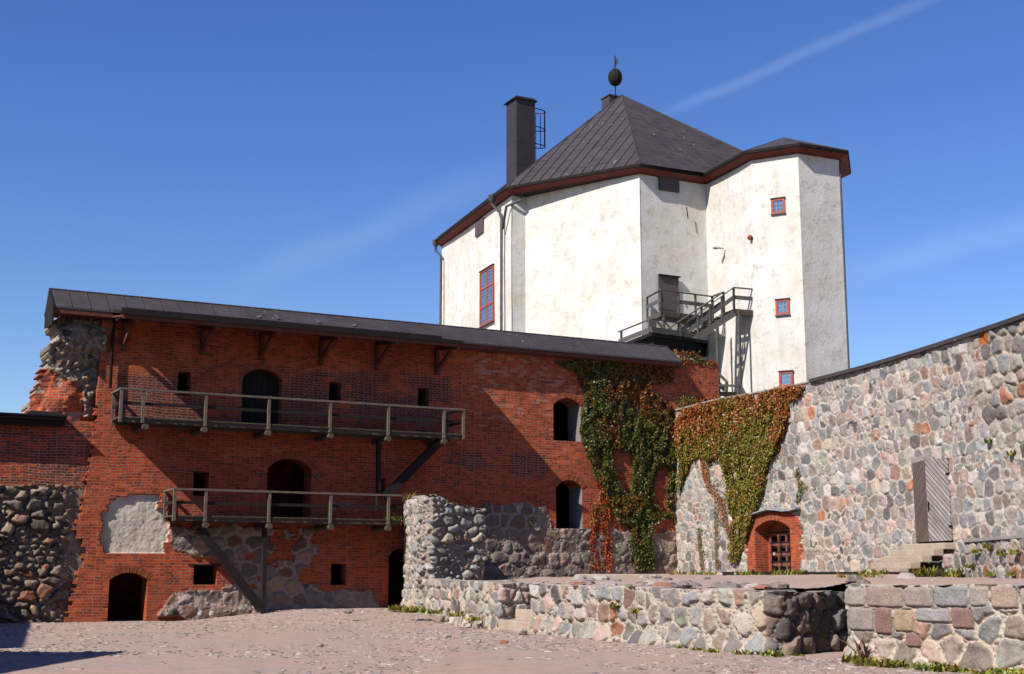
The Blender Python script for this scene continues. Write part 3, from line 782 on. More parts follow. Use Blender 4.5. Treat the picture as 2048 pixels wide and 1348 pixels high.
# body behind the front: back wall, end wall, floors, solid right end
MB().fbox(A, -1.3, 23.4, -4.5, -4.1, 0, 10.75).build('back_wall', M['brick'], bb)
MB().fbox(A, -1.3, -0.9, -4.1, -0.62, 0, 10.75).build('end_wall', M['brick'], bb)
MB().fbox(A, 23.5, 25.6, -4.5, -0.12, 0, 11.05).build('end_block', M['brick'], bb)
fl = MB()
for z in (3.35, 6.75): fl.fbox(A, -0.9, 23.45, -4.1, -0.75, z - 0.25, z)
fl.fbox(A, 15.6, 16.0, -4.1, -1.15, 0, 10.7)
fl.fbox(A, 19.6, 19.9, -4.1, -1.15, 0, 10.7)
fl.build('inner_floors', M['dark'], bb)
# brick arches, each stone ring slightly proud
def arch_ring(fr, p, o, length=0.24, nb=None, name='brick_arch', parent=None, depth=0.25, proud=0.025):
    c = (p['s0'] + p['s1']) / 2; hw = (p['s1'] - p['s0']) / 2; r = max(p['rise'], 0.05); R = (hw ** 2 + r ** 2) / (2 * r); zc = p['zs'] + r - R
    a0 = math.asin(min(1, hw / R)); nb = nb or max(6, int(2 * a0 * (R + length / 2) / 0.088)); mb = MB(); rr = random.Random(4)
    for i in range(nb):
        a = -a0 + 2 * a0 * (i + 0.08) / nb; b = -a0 + 2 * a0 * (i + 0.92) / nb; L = length + rr.uniform(-.015, .015); pr = proud + rr.uniform(-.008, .008)
        pt = lambda ang, rad, oo: fr.w(c + rad * math.sin(ang), oo, zc + rad * math.cos(ang))
        mb.hexa([pt(a, R, o + pr), pt(b, R, o + pr), pt(b, R, o - depth), pt(a, R, o - depth),
                 pt(a, R + L, o + pr), pt(b, R + L, o + pr), pt(b, R + L, o - depth), pt(a, R + L, o - depth)])
    return mb.build(name, M['archbrick'], parent)
M['archbrick'] = simple('arch_bricks', (0.26, 0.055, 0.028), (0.42, 0.12, 0.05), 6, 0.9, 0.6, 0.01, 22)
for k in ('cellar', 'gal1door', 'gal2door', 'arch_up', 'arch_dn', 'lowdoor'):
    arch_ring(A, OPN[k], 0.0, parent=bb)
# plank door in the upper gallery doorway
p = OPN['gal2door']
dmb = MB(); nP = 7; wS = (p['s1'] - p['s0']) / nP
for i in range(nP):
    a = p['s0'] + wS * i + 0.008; dmb.fbox(A, a, a + wS - 0.016, -0.48, -0.42 + 0.006 * (i % 2), p['zb'], p['zc'] + 0.05)
dr = dmb.build('door', M['darkwood'], bb)
MB().fbox(A, p['s1'] - 0.32, p['s1'] - 0.27, -0.42, -0.38, p['zb'] + 1.02, p['zb'] + 1.1).build('latch', M['lampgrey'], dr)
MB().fbox(A, OPN['square']['s0'] - 0.2, OPN['square']['s1'] + 0.7, -0.3, 0.035, OPN['square']['zc'], OPN['square']['zc'] + 0.05).build('lintel', M['darkwood'], bb)

# roof
EN, EZ, RQ, RZ = 0.60, 10.86, -0.50, 11.66
WO = 2.2; s_wl = A.px(245, 627, WO)[0]; s_wr = A.px(925, 690, WO)[0]
def roof_z(o): return EZ + (EN - o) / (EN - RQ) * (RZ - EZ) if o >= RQ else RZ - (RQ - o) / (EN - RQ) * (RZ - EZ)
r0, r1 = -3.2, 23.35; EB = -1.35
lf = MB(); lf.fbox(A, -1.3, 23.45, -4.65, -1.2, 10.76, 10.84); lf.build('rear_roof', M['roof'], bb)
rm = MB()
rm.add([A.w(r0, EN, EZ), A.w(r1, EN, EZ), A.w(r1, RQ, RZ), A.w(r0, RQ, RZ), A.w(r0, EB, EZ), A.w(r1, EB, EZ),
        A.w(r0, EN, EZ - .07), A.w(r1, EN, EZ - .07), A.w(r1, RQ, RZ - .07), A.w(r0, RQ, RZ - .07), A.w(r0, EB, EZ - .07), A.w(r1, EB, EZ - .07)],
       [(0, 1, 2, 3), (3, 2, 5, 4), (7, 6, 9, 8), (8, 9, 10, 11), (1, 0, 6, 7), (0, 3, 9, 6), (3, 4, 10, 9), (2, 1, 7, 8), (5, 2, 8, 11), (4, 5, 11, 10)])
s = r0 + 0.62
while s < r1 - 0.1:
    rm.beam(A.w(s, EN, EZ + 0.01), A.w(s, RQ, RZ + 0.01), 0.022, 0.05); s += 0.655 + random.uniform(-.02, .02)
rm.tube([A.w(r0, RQ, RZ + .01), A.w(r1, RQ, RZ + .01)], 0.035, 6)
rm.build('roof', M['roof'], bb)
vg = MB()
vg.add([A.w(r0 - .02, EN + .05, EZ + .03), A.w(r0 - .02, RQ, RZ + .03), A.w(r0 - .02, -1.05, EZ + .03), A.w(r0 - .02, -1.05, EZ - .55), A.w(r0 - .02, RQ, EZ - .62), A.w(r0 - .02, EN + .05, EZ - .65),
        A.w(r0 + .03, EN + .05, EZ + .03), A.w(r0 + .03, RQ, RZ + .03), A.w(r0 + .03, -1.05, EZ + .03), A.w(r0 + .03, -1.05, EZ - .55), A.w(r0 + .03, RQ, EZ - .62), A.w(r0 + .03, EN + .05, EZ - .65)],
       [(0, 1, 4, 5), (1, 2, 3, 4), (11, 10, 7, 6), (10, 9, 8, 7), (0, 6, 7, 1), (5, 4, 10, 11), (0, 5, 11, 6), (1, 7, 8, 2), (4, 3, 9, 10), (2, 8, 9, 3)])
vg.build('gable_board', M['black'], bb)
sb = MB()
sb.fbox(A, r0 + .03, s_wl, 0.05, EN - .02, EZ - .24, EZ - .075)
sb.build('eave_board', M['bracket'], bb); sb = MB()
sb.fbox(A, s_wr, r1, 0.05, EN - .08, EZ - .22, EZ - .075)
sb.build('eave_board', M['bracket'], bb)
# wide gallery canopy
WZ = 10.50
cn = MB()
cn.hexa([A.w(s_wl, WO, WZ), A.w(s_wr, WO, WZ), A.w(s_wr, EN - .15, EZ - .03), A.w(s_wl, EN - .15, EZ - .03),
         A.w(s_wl, WO, WZ + .05), A.w(s_wr, WO, WZ + .05), A.w(s_wr, EN - .15, EZ + .095), A.w(s_wl, EN - .15, EZ + .095)])
s = s_wl + .3
while s < s_wr - .1: cn.beam(A.w(s, WO, WZ + .06), A.w(s, EN - .1, EZ + .10), 0.022, 0.05); s += 0.655
cn = cn.build('canopy_roof', M['black'], bb)
g = MB(); g.fbox(A, s_wl - .03, s_wr - .9, WO, WO + .05, WZ - .02, WZ + .20); g.fbox(A, s_wr - .9, s_wr + .03, WO, WO + .05, WZ - .02, WZ + .09)
g.fbox(A, s_wl - .03, s_wr - 1, WO - .16, WO, WZ + .055, WZ + .08)
g.build('canopy_gutter', M['black'], bb)
sf = MB(); sf.fbox(A, s_wl, s_wr, WO - .1, WO - .04, WZ - .16, WZ - .002)
sf.hexa([A.w(s_wl, WO - .1, WZ - .10), A.w(s_wr, WO - .1, WZ - .10), A.w(s_wr, 0.04, EZ - .16), A.w(s_wl, 0.04, EZ - .16),
         A.w(s_wl, WO - .1, WZ - .04), A.w(s_wr, WO - .1, WZ - .04), A.w(s_wr, 0.04, EZ - .09), A.w(s_wl, 0.04, EZ - .09)])
sf.build('canopy_soffit', M['bracket'], bb)
for u, v in ((246, 702), (402, 710), (521, 720), (640, 730), (752, 740), (892, 752)):
    s, z = A.px(u, v); b = MB()
    s = min(s, s_wr - .12)
    b.fbox(A, s - .07, s + .07, 0.03, 0.19, z, EZ - .30)
    b.beam(A.w(s, 0.19, z + .22), A.w(s, 1.35, WZ - .22), 0.12, 0.14)
    b.beam(A.w(s, 0.05, EZ - .27), A.w(s, WO - .11, WZ - .18), 0.13, 0.14)
    b.build('bracket', M['bracket'], bb)
# downpipe on the left pier
q = [A.px(u, v, 0.25) for u, v in ((231, 632), (231, 652), (227, 664), (221, 775))]
dp = MB(); dp.lathe(A.w(q[0][0], .25, q[0][1] - .3), [(0.07, 0), (0.15, 0.17), (0.16, 0.33), (0.0, 0.33)], 12)
dp.tube([A.w(q[0][0], .25, q[0][1] - .28), A.w(q[2][0], .16, q[2][1]), A.w(q[2][0], .16, q[3][1])], 0.06, 10)
dp.tube([A.w(s_wl + .1, WO - .1, WZ - .02), A.w(s_wl + .05, 1.2, WZ - .1), A.w(q[0][0], .25, q[0][1] - .02)], 0.05, 8)
dp.build('downpipe', M['black'], bb, smooth=True)

# galleries
def gallery(s0, s1, ztop, zrail, posts, beams, o1, label, left_return=True, right_return=True, mid=True):
    dk = MB(); s = s0; r = random.Random(int(s0 * 10) + 3)
    while s < s1:   # deck boards across
        w_ = 0.145; dk.fbox(A, s, min(s + w_ - .012, s1), 0.05, o1 + r.uniform(-.02, .03), ztop - .045, ztop + r.uniform(-.004, .004)); s += w_
    dk.fbox(A, s0, s1, o1 - .16, o1 - .05, ztop - .19, ztop - .048)
    dk.fbox(A, s0, s1, 0.1, 0.22, ztop - .19, ztop - .048)
    deck = dk.build('gallery', M['deck'], bb); tag(deck, label)
    for s in posts:
        pb = MB(); pb.beam(A.w(s, o1 - .0, ztop - .2), A.w(s + r.uniform(-.01, .01), o1 + .01, zrail - .035), 0.10, 0.09); pb.build('post', M['wood'], deck)
    for s in beams:
        b = MB(); b.tube([A.w(s, 0.02, ztop - .34), A.w(s, o1 + .10, ztop - .33)], 0.105, 12)
        b.build('beam_end', M['deck'], deck, smooth=True)
    h = MB(); h.fbox(A, s0 - .02, s1 + .02, o1 - .07, o1 + .07, zrail - .04, zrail + .03)
    if left_return: h.fbox(A, s0 - .03, s0 + .09, 0.02, o1 - .07, zrail - .04, zrail + .028)
    if right_return: h.fbox(A, s1 - .09, s1 + .03, 0.02, o1 - .07, zrail - .04, zrail + .028)
    h.build('handrail', M['wood'], deck)
    m = MB(); zm = (ztop + zrail) / 2
    m.fbox(A, s0, s1, o1 - .085, o1 - .05, zm - .06, zm + .05)
    for flag, s in ((left_return, s0 + .02), (right_return, s1 - .05)):
        if flag: m.fbox(A, s, s + .035, 0.05, o1 - .09, zm - .06, zm + .05)
    m.build('middle_rail', M['darkwood'], deck)
    for flag, s in ((left_return, s0 + .04), (right_return, s1 - .04)):
        if flag: MB().beam(A.w(s, 0.1, ztop - .1), A.w(s, 0.1, zrail - .04), .09, .09).build('post', M['wood'], deck)
    return deck
O1 = 1.45
sx = lambda u, v, o=O1: A.px(u, v, o)[0]; zx = lambda u, v, o=O1: A.px(u, v, o)[1]
gu = gallery(sx(240, 800), sx(928, 850), zx(600, 851), zx(600, 799), [sx(u, 820) for u in (241, 286, 411, 538, 661, 777, 888, 927)], [sx(u, 860) for u in (290, 408, 536, 661, 776, 888)], O1,
             'upper weathered wooden gallery under the canopy')
glr = gallery(sx(347, 1000), sx(803, 1000), zx(500, 1033), zx(500, 982), [sx(u, 1010) for u in (349, 411, 538, 661, 777)], [sx(u, 1050) for u in (411, 538, 661, 776)], O1,
              'lower weathered wooden gallery ending at the stub wall', right_return=False)
# timber props
def prop(a, b, wd, mat=M['darkwood'], par=None, name='prop'):
    return MB().beam(a, b, wd, wd).build(name, mat, par or bb)
o2 = 1.15
b0 = A.px(527, 1222, o2); b1 = A.px(529, 1058, o2)
prop(A.w(b0[0], o2, 0.15), A.w(b1[0], o2, b1[1] + .1), 0.15)
b2 = A.px(398, 1058, o2); b3 = A.px(519, 1214, o2)
MB().beam(A.w(b2[0], o2, b2[1] + .05), A.w(b3[0], o2, b3[1]), 0.16, 0.30).build('prop', M['darkwood'], bb)
b0 = A.px(757, 990, .7); b1 = A.px(757, 882, .7)
prop(A.w(b0[0], .7, b0[1] - .6), A.w(b1[0], .7, b1[1]), 0.16)
b2 = A.px(880, 882, .7); b3 = A.px(768, 985, .7)
MB().beam(A.w(b2[0], .7, b2[1]), A.w(b3[0], .7, b3[1] - .2), 0.16, 0.32).build('prop', M['darkwood'], bb)

# ------------------------------------------------------------------ ruined wall stump left of the brick wing
RU = [A.px(u, v, -.3) for u, v in ((128, 616), (122, 632), (108, 640), (106, 655), (114, 668), (106, 684), (90, 690), (89, 702), (96, 712), (94, 722), (84, 745), (80, 765), (70, 788), (64, 800), (52, 818), (44, 830), (20, 860), (20, 900), (260, 900), (260, 612))]
def ruin(S, Z):
    row = np.floor(Z / 0.098).astype(int); off = (TR[(row * 3) & 511] - 0.5) * 0.14
    hs, cs, ss = rubble(S, Z, 0.34, 0.26, 51, 0.8, mort=(0.33, 0.27, 0.21), bulge=0.10, gap=0.02, gapv=0.05, round_=0.07, tone=(0.74, 0.60, 0.46))
    big = fbm(S * 0.9, Z * 0.9, 4, 3) - 0.5; mid = fbm(S * 3.5, Z * 3.5, 6) - 0.5
    zl = P0(150, 742)[1]; sm = (Z > zl - 0.9 * (S - (-3.0)) * 0.6 + 0.35 * mid) | ((S > -1.95 + mid * 1.2) & (Z > 7.1))
    sm = smooth(0.4, 0.6, sm.astype(float))
    nb = np.floor((fbm(np.floor((S + off) / 0.15) * 0.15 * 1.6, quant(Z) * 1.6, 2)) * 7) / 7
    bulge = 0.55 * smooth(P0(150, 600)[1] - 2.4, P0(150, 600)[1] - 1.3, Z) * smooth(11.2, 9.6, Z)
    h = big * 0.7 + mid * 0.25 * sm + sm * (hs * 2.0 + bulge) + (1 - sm) * (nb - 0.5) * 0.16 - 0.1
    prof = inpoly(S + 0.22 * (TR[(row * 11) & 511] - .5) + .15 * (fbm(S * 4, Z * 4, 3) - .5), Z, RU)
    edge = ~inpoly(S - 0.35, Z + .2, RU); h = h - edge * 0.15
    mott = smooth(0.62, 0.68, fbm(S * 3, Z * 4, 7)) * (1 - sm)
    cs = np.where(sm[..., None] > 0.5, cs, np.array((0.34, 0.27, 0.21)) * np.ones_like(cs))
    return h, cs, np.maximum(sm, mott), 0.35 * smooth(.5, .6, fbm(S * 2, Z * 3, 1)), prof
PR = Path([tuple(A.O - A.n * 0.3), tuple(A.O - A.n * 0.3 + A.d * 40)])
ro = panel('ruined_wall', PR, -5.4, -1.25, 6.6, 10.9, 0.035, ruin, M['brick'], None, 1.6)
tag(ro, 'crumbling stump of brick and rubble masonry jutting out under the left roof end', 'ruined wall')

# ------------------------------------------------------------------ low boundary wall at the far left
def bound(S, Z):
    zsplit = P0(80, 972)[1] + 0.25 * (fbm(S * 1.2, Z * 0, 2) - 0.5)
    hs, cs, ss = rubble2(S, Z, 0.54, 0.38, 77, mixk=.47, jit=0.85, mort=(0.20, 0.16, 0.12), bulge=0.20, gap=0.015, gapv=0.05, round_=0.10, tone=(0.66, 0.53, 0.42))
    m = Z < zsplit; row = np.floor(Z / 0.098).astype(int)
    h = np.where(m, (hs * 1.1 + 0.03) * smooth(-1.9, -2.5, S) - .02, 0.05 * (fbm(S * 3, Z * 6, 2) - 0.5) + 0.06 * (fbm(S, Z, 2) - .5))
    bi_ = np.floor((S + 0.15 * (row & 1)) / 0.30).astype(int); dark = np.where(m, 0, (TB[3][bi_ & 255, row & 255] < 0.2 + 0.9 * fbm(S * .8, Z * 1.4, 4)) * 0.9)
    return h, cs, m.astype(float), dark, np.ones(S.shape, bool)
bw = empty('boundary_wall', A.w(-5, -1, 0), 'shaded wall of brick over fieldstone at the far left with black roof cap', 'wall')
PB = Path([tuple(A.O - A.n * 0.12), tuple(A.O - A.n * 0.12 + A.d * 40)])
panel('wall', PB, -14.5, -1.2, -0.1, 6.95, 0.035, bound, M['brick'], bw, 1.8)
cz = P0(60, 832)[1]
cp = MB(); cp.fbox(A, -14.5, P0(130, 830)[0], -2.3, 0.42, cz - .12, cz - .03)
cp.hexa([A.w(-14.5, .45, cz - .02), A.w(P0(130, 830)[0], .45, cz - .02), A.w(P0(130, 830)[0], -2.3, cz - .02), A.w(-14.5, -2.3, cz - .02),
         A.w(-14.5, .45, cz + .03), A.w(P0(130, 830)[0], .45, cz + .03), A.w(P0(130, 830)[0], -2.3, cz + .18), A.w(-14.5, -2.3, cz + .18)])
a, b = A.px(50, 825, .3)[0], A.px(118, 825, .3)[0]
cp.hexa([A.w(a, .4, cz), A.w(b + .3, .4, cz), A.w(b + .3, -1.8, cz), A.w(a, -1.8, cz), A.w(a + .2, .3, cz + .17), A.w(b, .3, cz + .15), A.w(b, -1.8, cz + .28), A.w(a + .2, -1.8, cz + .28)])
cp.build('roof_cap', M['black'], bw)
MB().fbox(A, -14.5, P0(128, 830)[0], -.1, .25, cz - .32, cz - .12).build('eave_board', M['darkwood'], bw)

# ================================================================== STUB WALL, TERRACE WALLS
PZ0 = lambda x, y: np.zeros_like(x)
# round-nosed stub wall
pier_pts = [(-4.05, 53.1)] + chaikin([(-4.15, 52.6), (-3.7, 50.6), (-3.05, 49.0), (-2.3, 49.6), (-1.5, 50.15)], 1) + [(-1.06, 50.46), (-2.05, 52.4), (-2.6, 53.6)]
PP = Path(pier_pts)
Lr = PP.s[-3]
def pier_top(s):
    base = np.interp(s, [0, Lr * 0.25, Lr * 0.5, Lr * 0.72, Lr * 0.76, Lr, PP.s[-1]], [4.30, 4.42, 4.44, 4.40, 4.14, 4.05, 4.1])
    return base + 0.22 * (fbm(s * 2.3, s * 0, 2) - 0.5) + 0.12 * (vnoise(s * 4, s * 0, 5) - .5)
def pierf(S, Z):
    top = pier_top(S)
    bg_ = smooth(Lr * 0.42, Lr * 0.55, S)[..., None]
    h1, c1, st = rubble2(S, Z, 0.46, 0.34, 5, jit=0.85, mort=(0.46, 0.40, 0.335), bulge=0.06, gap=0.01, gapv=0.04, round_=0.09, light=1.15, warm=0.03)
    h2, c2, st2 = rubble2(S, Z, 0.46, 0.34, 5, jit=0.85, mort=(0.30, 0.26, 0.22), bulge=0.14, gap=0.012, gapv=0.05, round_=0.11, light=0.95)  # same stones darkened: shade of the right face put into the colour
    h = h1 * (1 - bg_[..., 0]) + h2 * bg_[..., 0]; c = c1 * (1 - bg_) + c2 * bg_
    h = h + 0.22 * (fbm(S * 0.9, Z * 0.9, 3) - .5) - 0.25 * smooth(4.35, 4.5, Z) + 0.10 * smooth(1.2, 0.2, Z)
    return h, c, np.ones(S.shape), np.zeros(S.shape), np.ones(S.shape, bool)
pier = empty('round_stub_wall', (-2.8, 51, 0), 'stubby rounded fieldstone wall end at the right end of the lower gallery', 'wall')
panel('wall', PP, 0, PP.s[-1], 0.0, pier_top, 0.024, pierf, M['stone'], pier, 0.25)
def cap(name, pts, ztop, mat, parent, seed=1, rough=0.12, base=0.0):
    c = np.mean(np.array(pts), 0); mb = MB(); r = random.Random(seed); n = len(pts); rings = []
    for k, f in enumerate((1.0, 0.8, 0.5)):
        rings.append([(c[0] + (x - c[0]) * f, c[1] + (y - c[1]) * f, ztop(i) - 0.04 + (0 if k == 0 else r.uniform(0, rough))) for i, (x, y) in enumerate(pts)])
    vs = [q for rg in rings for q in rg] + [(c[0], c[1], ztop(0) + rough * .5)]; fs = []
    for k in range(2):
        for i in range(n):
            j = (i + 1) % n; fs.append((k * n + i, k * n + j, (k + 1) * n + j, (k + 1) * n + i))
    for i in range(n): fs.append((2 * n + i, 2 * n + (i + 1) % n, 3 * n))
    return mb.add(vs, fs).build(name, mat, parent)
tops = pier_top(PP.s)
cap('top', pier_pts, lambda i: float(tops[i]), M['greyslab'], pier, 3, 0.10)

# terrace retaining wall
tw = empty('terrace_wall', (1.5, 38, 0), 'low sunlit fieldstone terrace wall running toward the camera with a stair notch', 'wall')
D1 = chaikin([(-3.3, 49.75), (-2.75, 48.3), (-1.5, 43.6), (-0.33, 40.9)], 1)
nD = Vector((0.87, 0.49)).normalized()
PD1 = Path(D1 + [(-0.33 + nD.x * 1.6, 40.9 + nD.y * 1.6)])
PD2 = Path([(0.62 + nD.x * 1.6, 38.75 + nD.y * 1.6), (0.62, 38.75), (1.9, 35.3), (3.25, 32.1), (4.3, 30.1), (5.32, 28.2), (5.55, 28.1), (6.5, 29.1), (7.75, 30.5)])
def dtop(P, z0, z1, j=0.10, k=1.6):
    return lambda s: z0 + (z1 - z0) * np.asarray(s) / P.s[-1] + j * (fbm(np.asarray(s) * k, np.asarray(s) * 0 + 3, 3) - 0.5) + 0.05 * (vnoise(np.asarray(s) * 5, np.asarray(s) * 0, 1) - .5)
def terr(seed, cw, ch, **kw):
    def f(S, Z):
        h, c, st = rubble(S, Z, cw, ch, seed, **kw)
        h = h + 0.05 * (fbm(S * 0.8, Z * 0.8, 2) - .5) + 0.10 * smooth(0.35, 0.0, Z)
        return h, c, np.ones(S.shape), np.zeros(S.shape), np.ones(S.shape, bool)
    return f
panel('wall_section', PD1, 0, PD1.s[-1], -0.1, dtop(PD1, 1.47, 1.36), 0.024, terr(12, 0.46, 0.38, jit=0.75, mort=(0.45, 0.39, 0.325), bulge=0.08, gap=.01, light=1.05, warm=0.03), M['stone'], tw, 0.7)
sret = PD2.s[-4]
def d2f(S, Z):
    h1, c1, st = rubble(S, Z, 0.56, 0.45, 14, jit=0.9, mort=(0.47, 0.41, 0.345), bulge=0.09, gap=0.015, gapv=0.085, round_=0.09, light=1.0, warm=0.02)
    h2, c2, st2 = rubble(S, Z, 0.50, 0.42, 33, 0.85, mort=(0.17, 0.145, 0.12), bulge=0.13, gap=0.012, gapv=0.05, round_=0.11, light=0.74, tone=(0.9, 0.84, 0.78))  # return side: dark boulders, with its shade put into stones and mortar
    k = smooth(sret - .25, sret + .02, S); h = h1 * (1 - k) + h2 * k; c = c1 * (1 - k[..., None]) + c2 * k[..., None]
    h = h + 0.06 * (fbm(S * 0.8, Z * 0.8, 2) - .5) + 0.12 * smooth(0.35, 0.0, Z) * (1 - k)
    return h, c, np.ones(S.shape), np.zeros(S.shape), np.ones(S.shape, bool)
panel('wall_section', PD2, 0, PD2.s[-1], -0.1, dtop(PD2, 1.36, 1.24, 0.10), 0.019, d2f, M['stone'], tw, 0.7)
# front wall section with squared blocks
PF = Path([(7.85, 31.2), (6.62, 27.0), (6.62 + .04, 26.8), (7.75, 24.7), (8.75, 22.8), (10.6, 19.4)])
BLK = [(1697, 1734, 1174, 1213, (.34, .29, .27)), (1735, 1810, 1171, 1215, (.32, .25, .21)), (1811, 1870, 1173, 1215, (.31, .255, .22)), (1872, 1937, 1172, 1215, (.28, .27, .26)),
       (1940, 1978, 1172, 1214, (.33, .29, .25)), (1984, 2040, 1170, 1218, (.38, .29, .225)), (2044, 2100, 1172, 1216, (.33, .27, .24)),
       (1697, 1752, 1214, 1262, (.30, .25, .225)), (1753, 1788, 1214, 1270, (.24, .145, .125)), (1791, 1831, 1217, 1264, (.37, .28, .18)), (1834, 1903, 1216, 1246, (.31, .30, .29)), (1905, 1951, 1214, 1259, (.26, .16, .13)),
       (1815, 1848, 1264, 1296, (.24, .14, .12))]
def pff(S, Z):
    h1, c1, s1 = rubble(S, Z - 0.96, 0.66, 0.44, 61, 0.42, mort=(0.46, 0.40, 0.34), bulge=0.035, gap=0.003, gapv=0.016, round_=0.04, light=1.0, warm=0.0, fill=False, tone=(1.0, .93, .89))
    h2, c2, s2 = rubble(S, Z, 0.58, 0.44, 62, 0.85, mort=(0.48, 0.42, 0.35), bulge=0.08, gap=0.012, gapv=0.05, round_=0.10, light=1.05, warm=0.05)
    h, c = h2, c2
    for (u0, u1, v0, v1, cc_) in BLK:
        uc, vc = (u0 + u1) / 2, (v0 + v1) / 2; s0_ = PF.px(u0, vc)[0]; s1_ = PF.px(u1, vc)[0]; z1_ = PF.px(uc, v0)[1]; z0_ = PF.px(uc, v1)[1]
        ww = 0.025 * (fbm(S * 5 + u0, Z * 5, 3) - .5) * 2
        e = np.minimum(np.minimum(S - s0_, s1_ - S), np.minimum(Z - z0_, z1_ - Z)) - 0.008 + ww * .6; e = e - 0.03 * np.exp(-np.hypot(np.minimum(S - s0_, s1_ - S), np.minimum(Z - z0_, z1_ - Z)) / .05)
        t_ = np.clip(e / 0.04, 0, 1); m_ = e > -0.012
        hb = 0.06 * np.sqrt(1 - (1 - t_) ** 2) + t_ * (0.035 * (fbm(S * 4 + u0, Z * 4, 2, 5) - .5) + .02) + 0.0
        cb = np.array(cc_) * (0.78 + 0.44 * fbm(S * 6 + u0, Z * 6, 5))[..., None]; st_ = smooth(0, .25, t_)[..., None]
        mc_ = np.array((0.44, 0.385, 0.32)); h = np.where(m_, hb, h); c = np.where(m_[..., None], cb * st_ + mc_ * (1 - st_), c)
    h = h + 0.05 * (fbm(S * 0.8, Z * 0.8, 2) - .5) + 0.10 * smooth(0.3, 0.0, Z)
    return h, c, np.ones(S.shape), np.zeros(S.shape), np.ones(S.shape, bool)
fw = panel('front_terrace_wall', PF, 0, PF.s[-1], -0.1, dtop(PF, 1.40, 1.44, 0.03), 0.017, pff, M['stone'], None, 0.9)
tag(fw, 'nearest low stone wall at bottom right with squared granite blocks on top', 'wall')

# steps in the notch
st = empty('notch_steps', (0.3, 40, 0), 'two worn pale stone steps in the gap of the terrace wall', 'steps')
tdir = Vector((0.62 + 0.33, 38.75 - 40.9)).normalized(); FN = Frame((-0.33, 40.9), (tdir.x, tdir.y)); Ln = math.hypot(0.95, 2.15)
for o0, o1_, z1_, nm in ((-0.45, 0.10, 0.30, 'step'), (-0.95, -0.42, 0.60, 'step'), (-1.5, -0.92, 0.92, 'step'), (-2.1, -1.48, 1.25, 'step')):
    MB().fbox(FN, 0.02 if z1_ < .5 else 0.1, Ln - 0.02, o0, o1_, z1_ - 0.36 if z1_ > .5 else 0.0, z1_).build(nm, M['slab'], st, bevel=0.02)

# terrace ground
PB2 = [(7.15, 59.1), (8.9, 54.7), (10.9, 50.2), (13.05, 43.6), (14.39, 37.3), (15.2, 31.5), (15.6, 26.0)]
PW = Path(chaikin(PB2, 2))
TP = [(-1.2, 50.3)] + [(-1.6, 49.5), (-1.0, 44.5), (0.1, 41.4), (0.7, 41.8), (1.9, 39.6), (1.5, 38.5), (2.4, 35.6), (3.75, 32.4), (5.6, 28.6), (7.7, 30.6), (7.5, 29.4), (7.0, 27.5), (9.5, 23.2), (11.4, 19.7), (18, 19), (18, 35), (12, 62), (5, 58.6)]
def tin(X, Y): return inpoly(X, Y, TP)
def tz(X, Y):
    e = np.interp(Y, [19, 23, 27, 28.1, 32.1, 38.8, 43.6, 49.3, 60], [10.4, 8.6, 6.6, 5.5, 3.3, 0.7, -1.4, -2.8, -6])
    d = (X - e) * 0.87
    return 1.31 + 0.20 * smooth(0.5, 4.5, d) + 0.08 * smooth(5, 9, d) * (Y > 40) + 0.10 * (fbm(X * 0.9, Y * 0.9, 2) - .5) + 0.05 * (fbm(X * 4, Y * 4, 3) - .5)
tag(grid_mesh('terrace_ground', np.arange(-3, 18, 0.2), np.arange(19, 63, 0.2), tz, M['ground'], tin), kind='structure')

# ================================================================== FIELDSTONE CURTAIN WALL (right)
cwall = empty('curtain_wall', (12, 46, 1.6), 'tall sunlit grey and pink fieldstone wall rising to the right edge', 'wall')
prof_px = [(1358, 819), (1430, 800), (1520, 784), (1610, 766), (1720, 738), (1830, 706), (1940, 671), (2048, 635)]
prof = [PW.px(u, v) for u, v in prof_px]
ps, pz = [q[0] for q in prof], [q[1] for q in prof]
def wtop(s): return np.interp(s, ps, pz)
WB = lambda u, v: PW.px(u, v)
gl = WB(1513, 1100)[0]; gr = WB(1583, 1100)[0]
gate = dict(s0=gl, s1=gr, zb=1.5, zs=WB(1548, 1058)[1], zc=WB(1552, 1040)[1], depth=0.75); gate['rise'] = gate['zc'] - gate['zs']
dl, dr_ = WB(1830, 1000)[0], WB(1903, 1000)[0]; dzb = WB(1865, 1086)[1]; dzt = WB(1880, 920)[1]
sg0, sg1 = WB(1494, 1100)[0], WB(1604, 1100)[0]; sgz = WB(1550, 1022)[1]
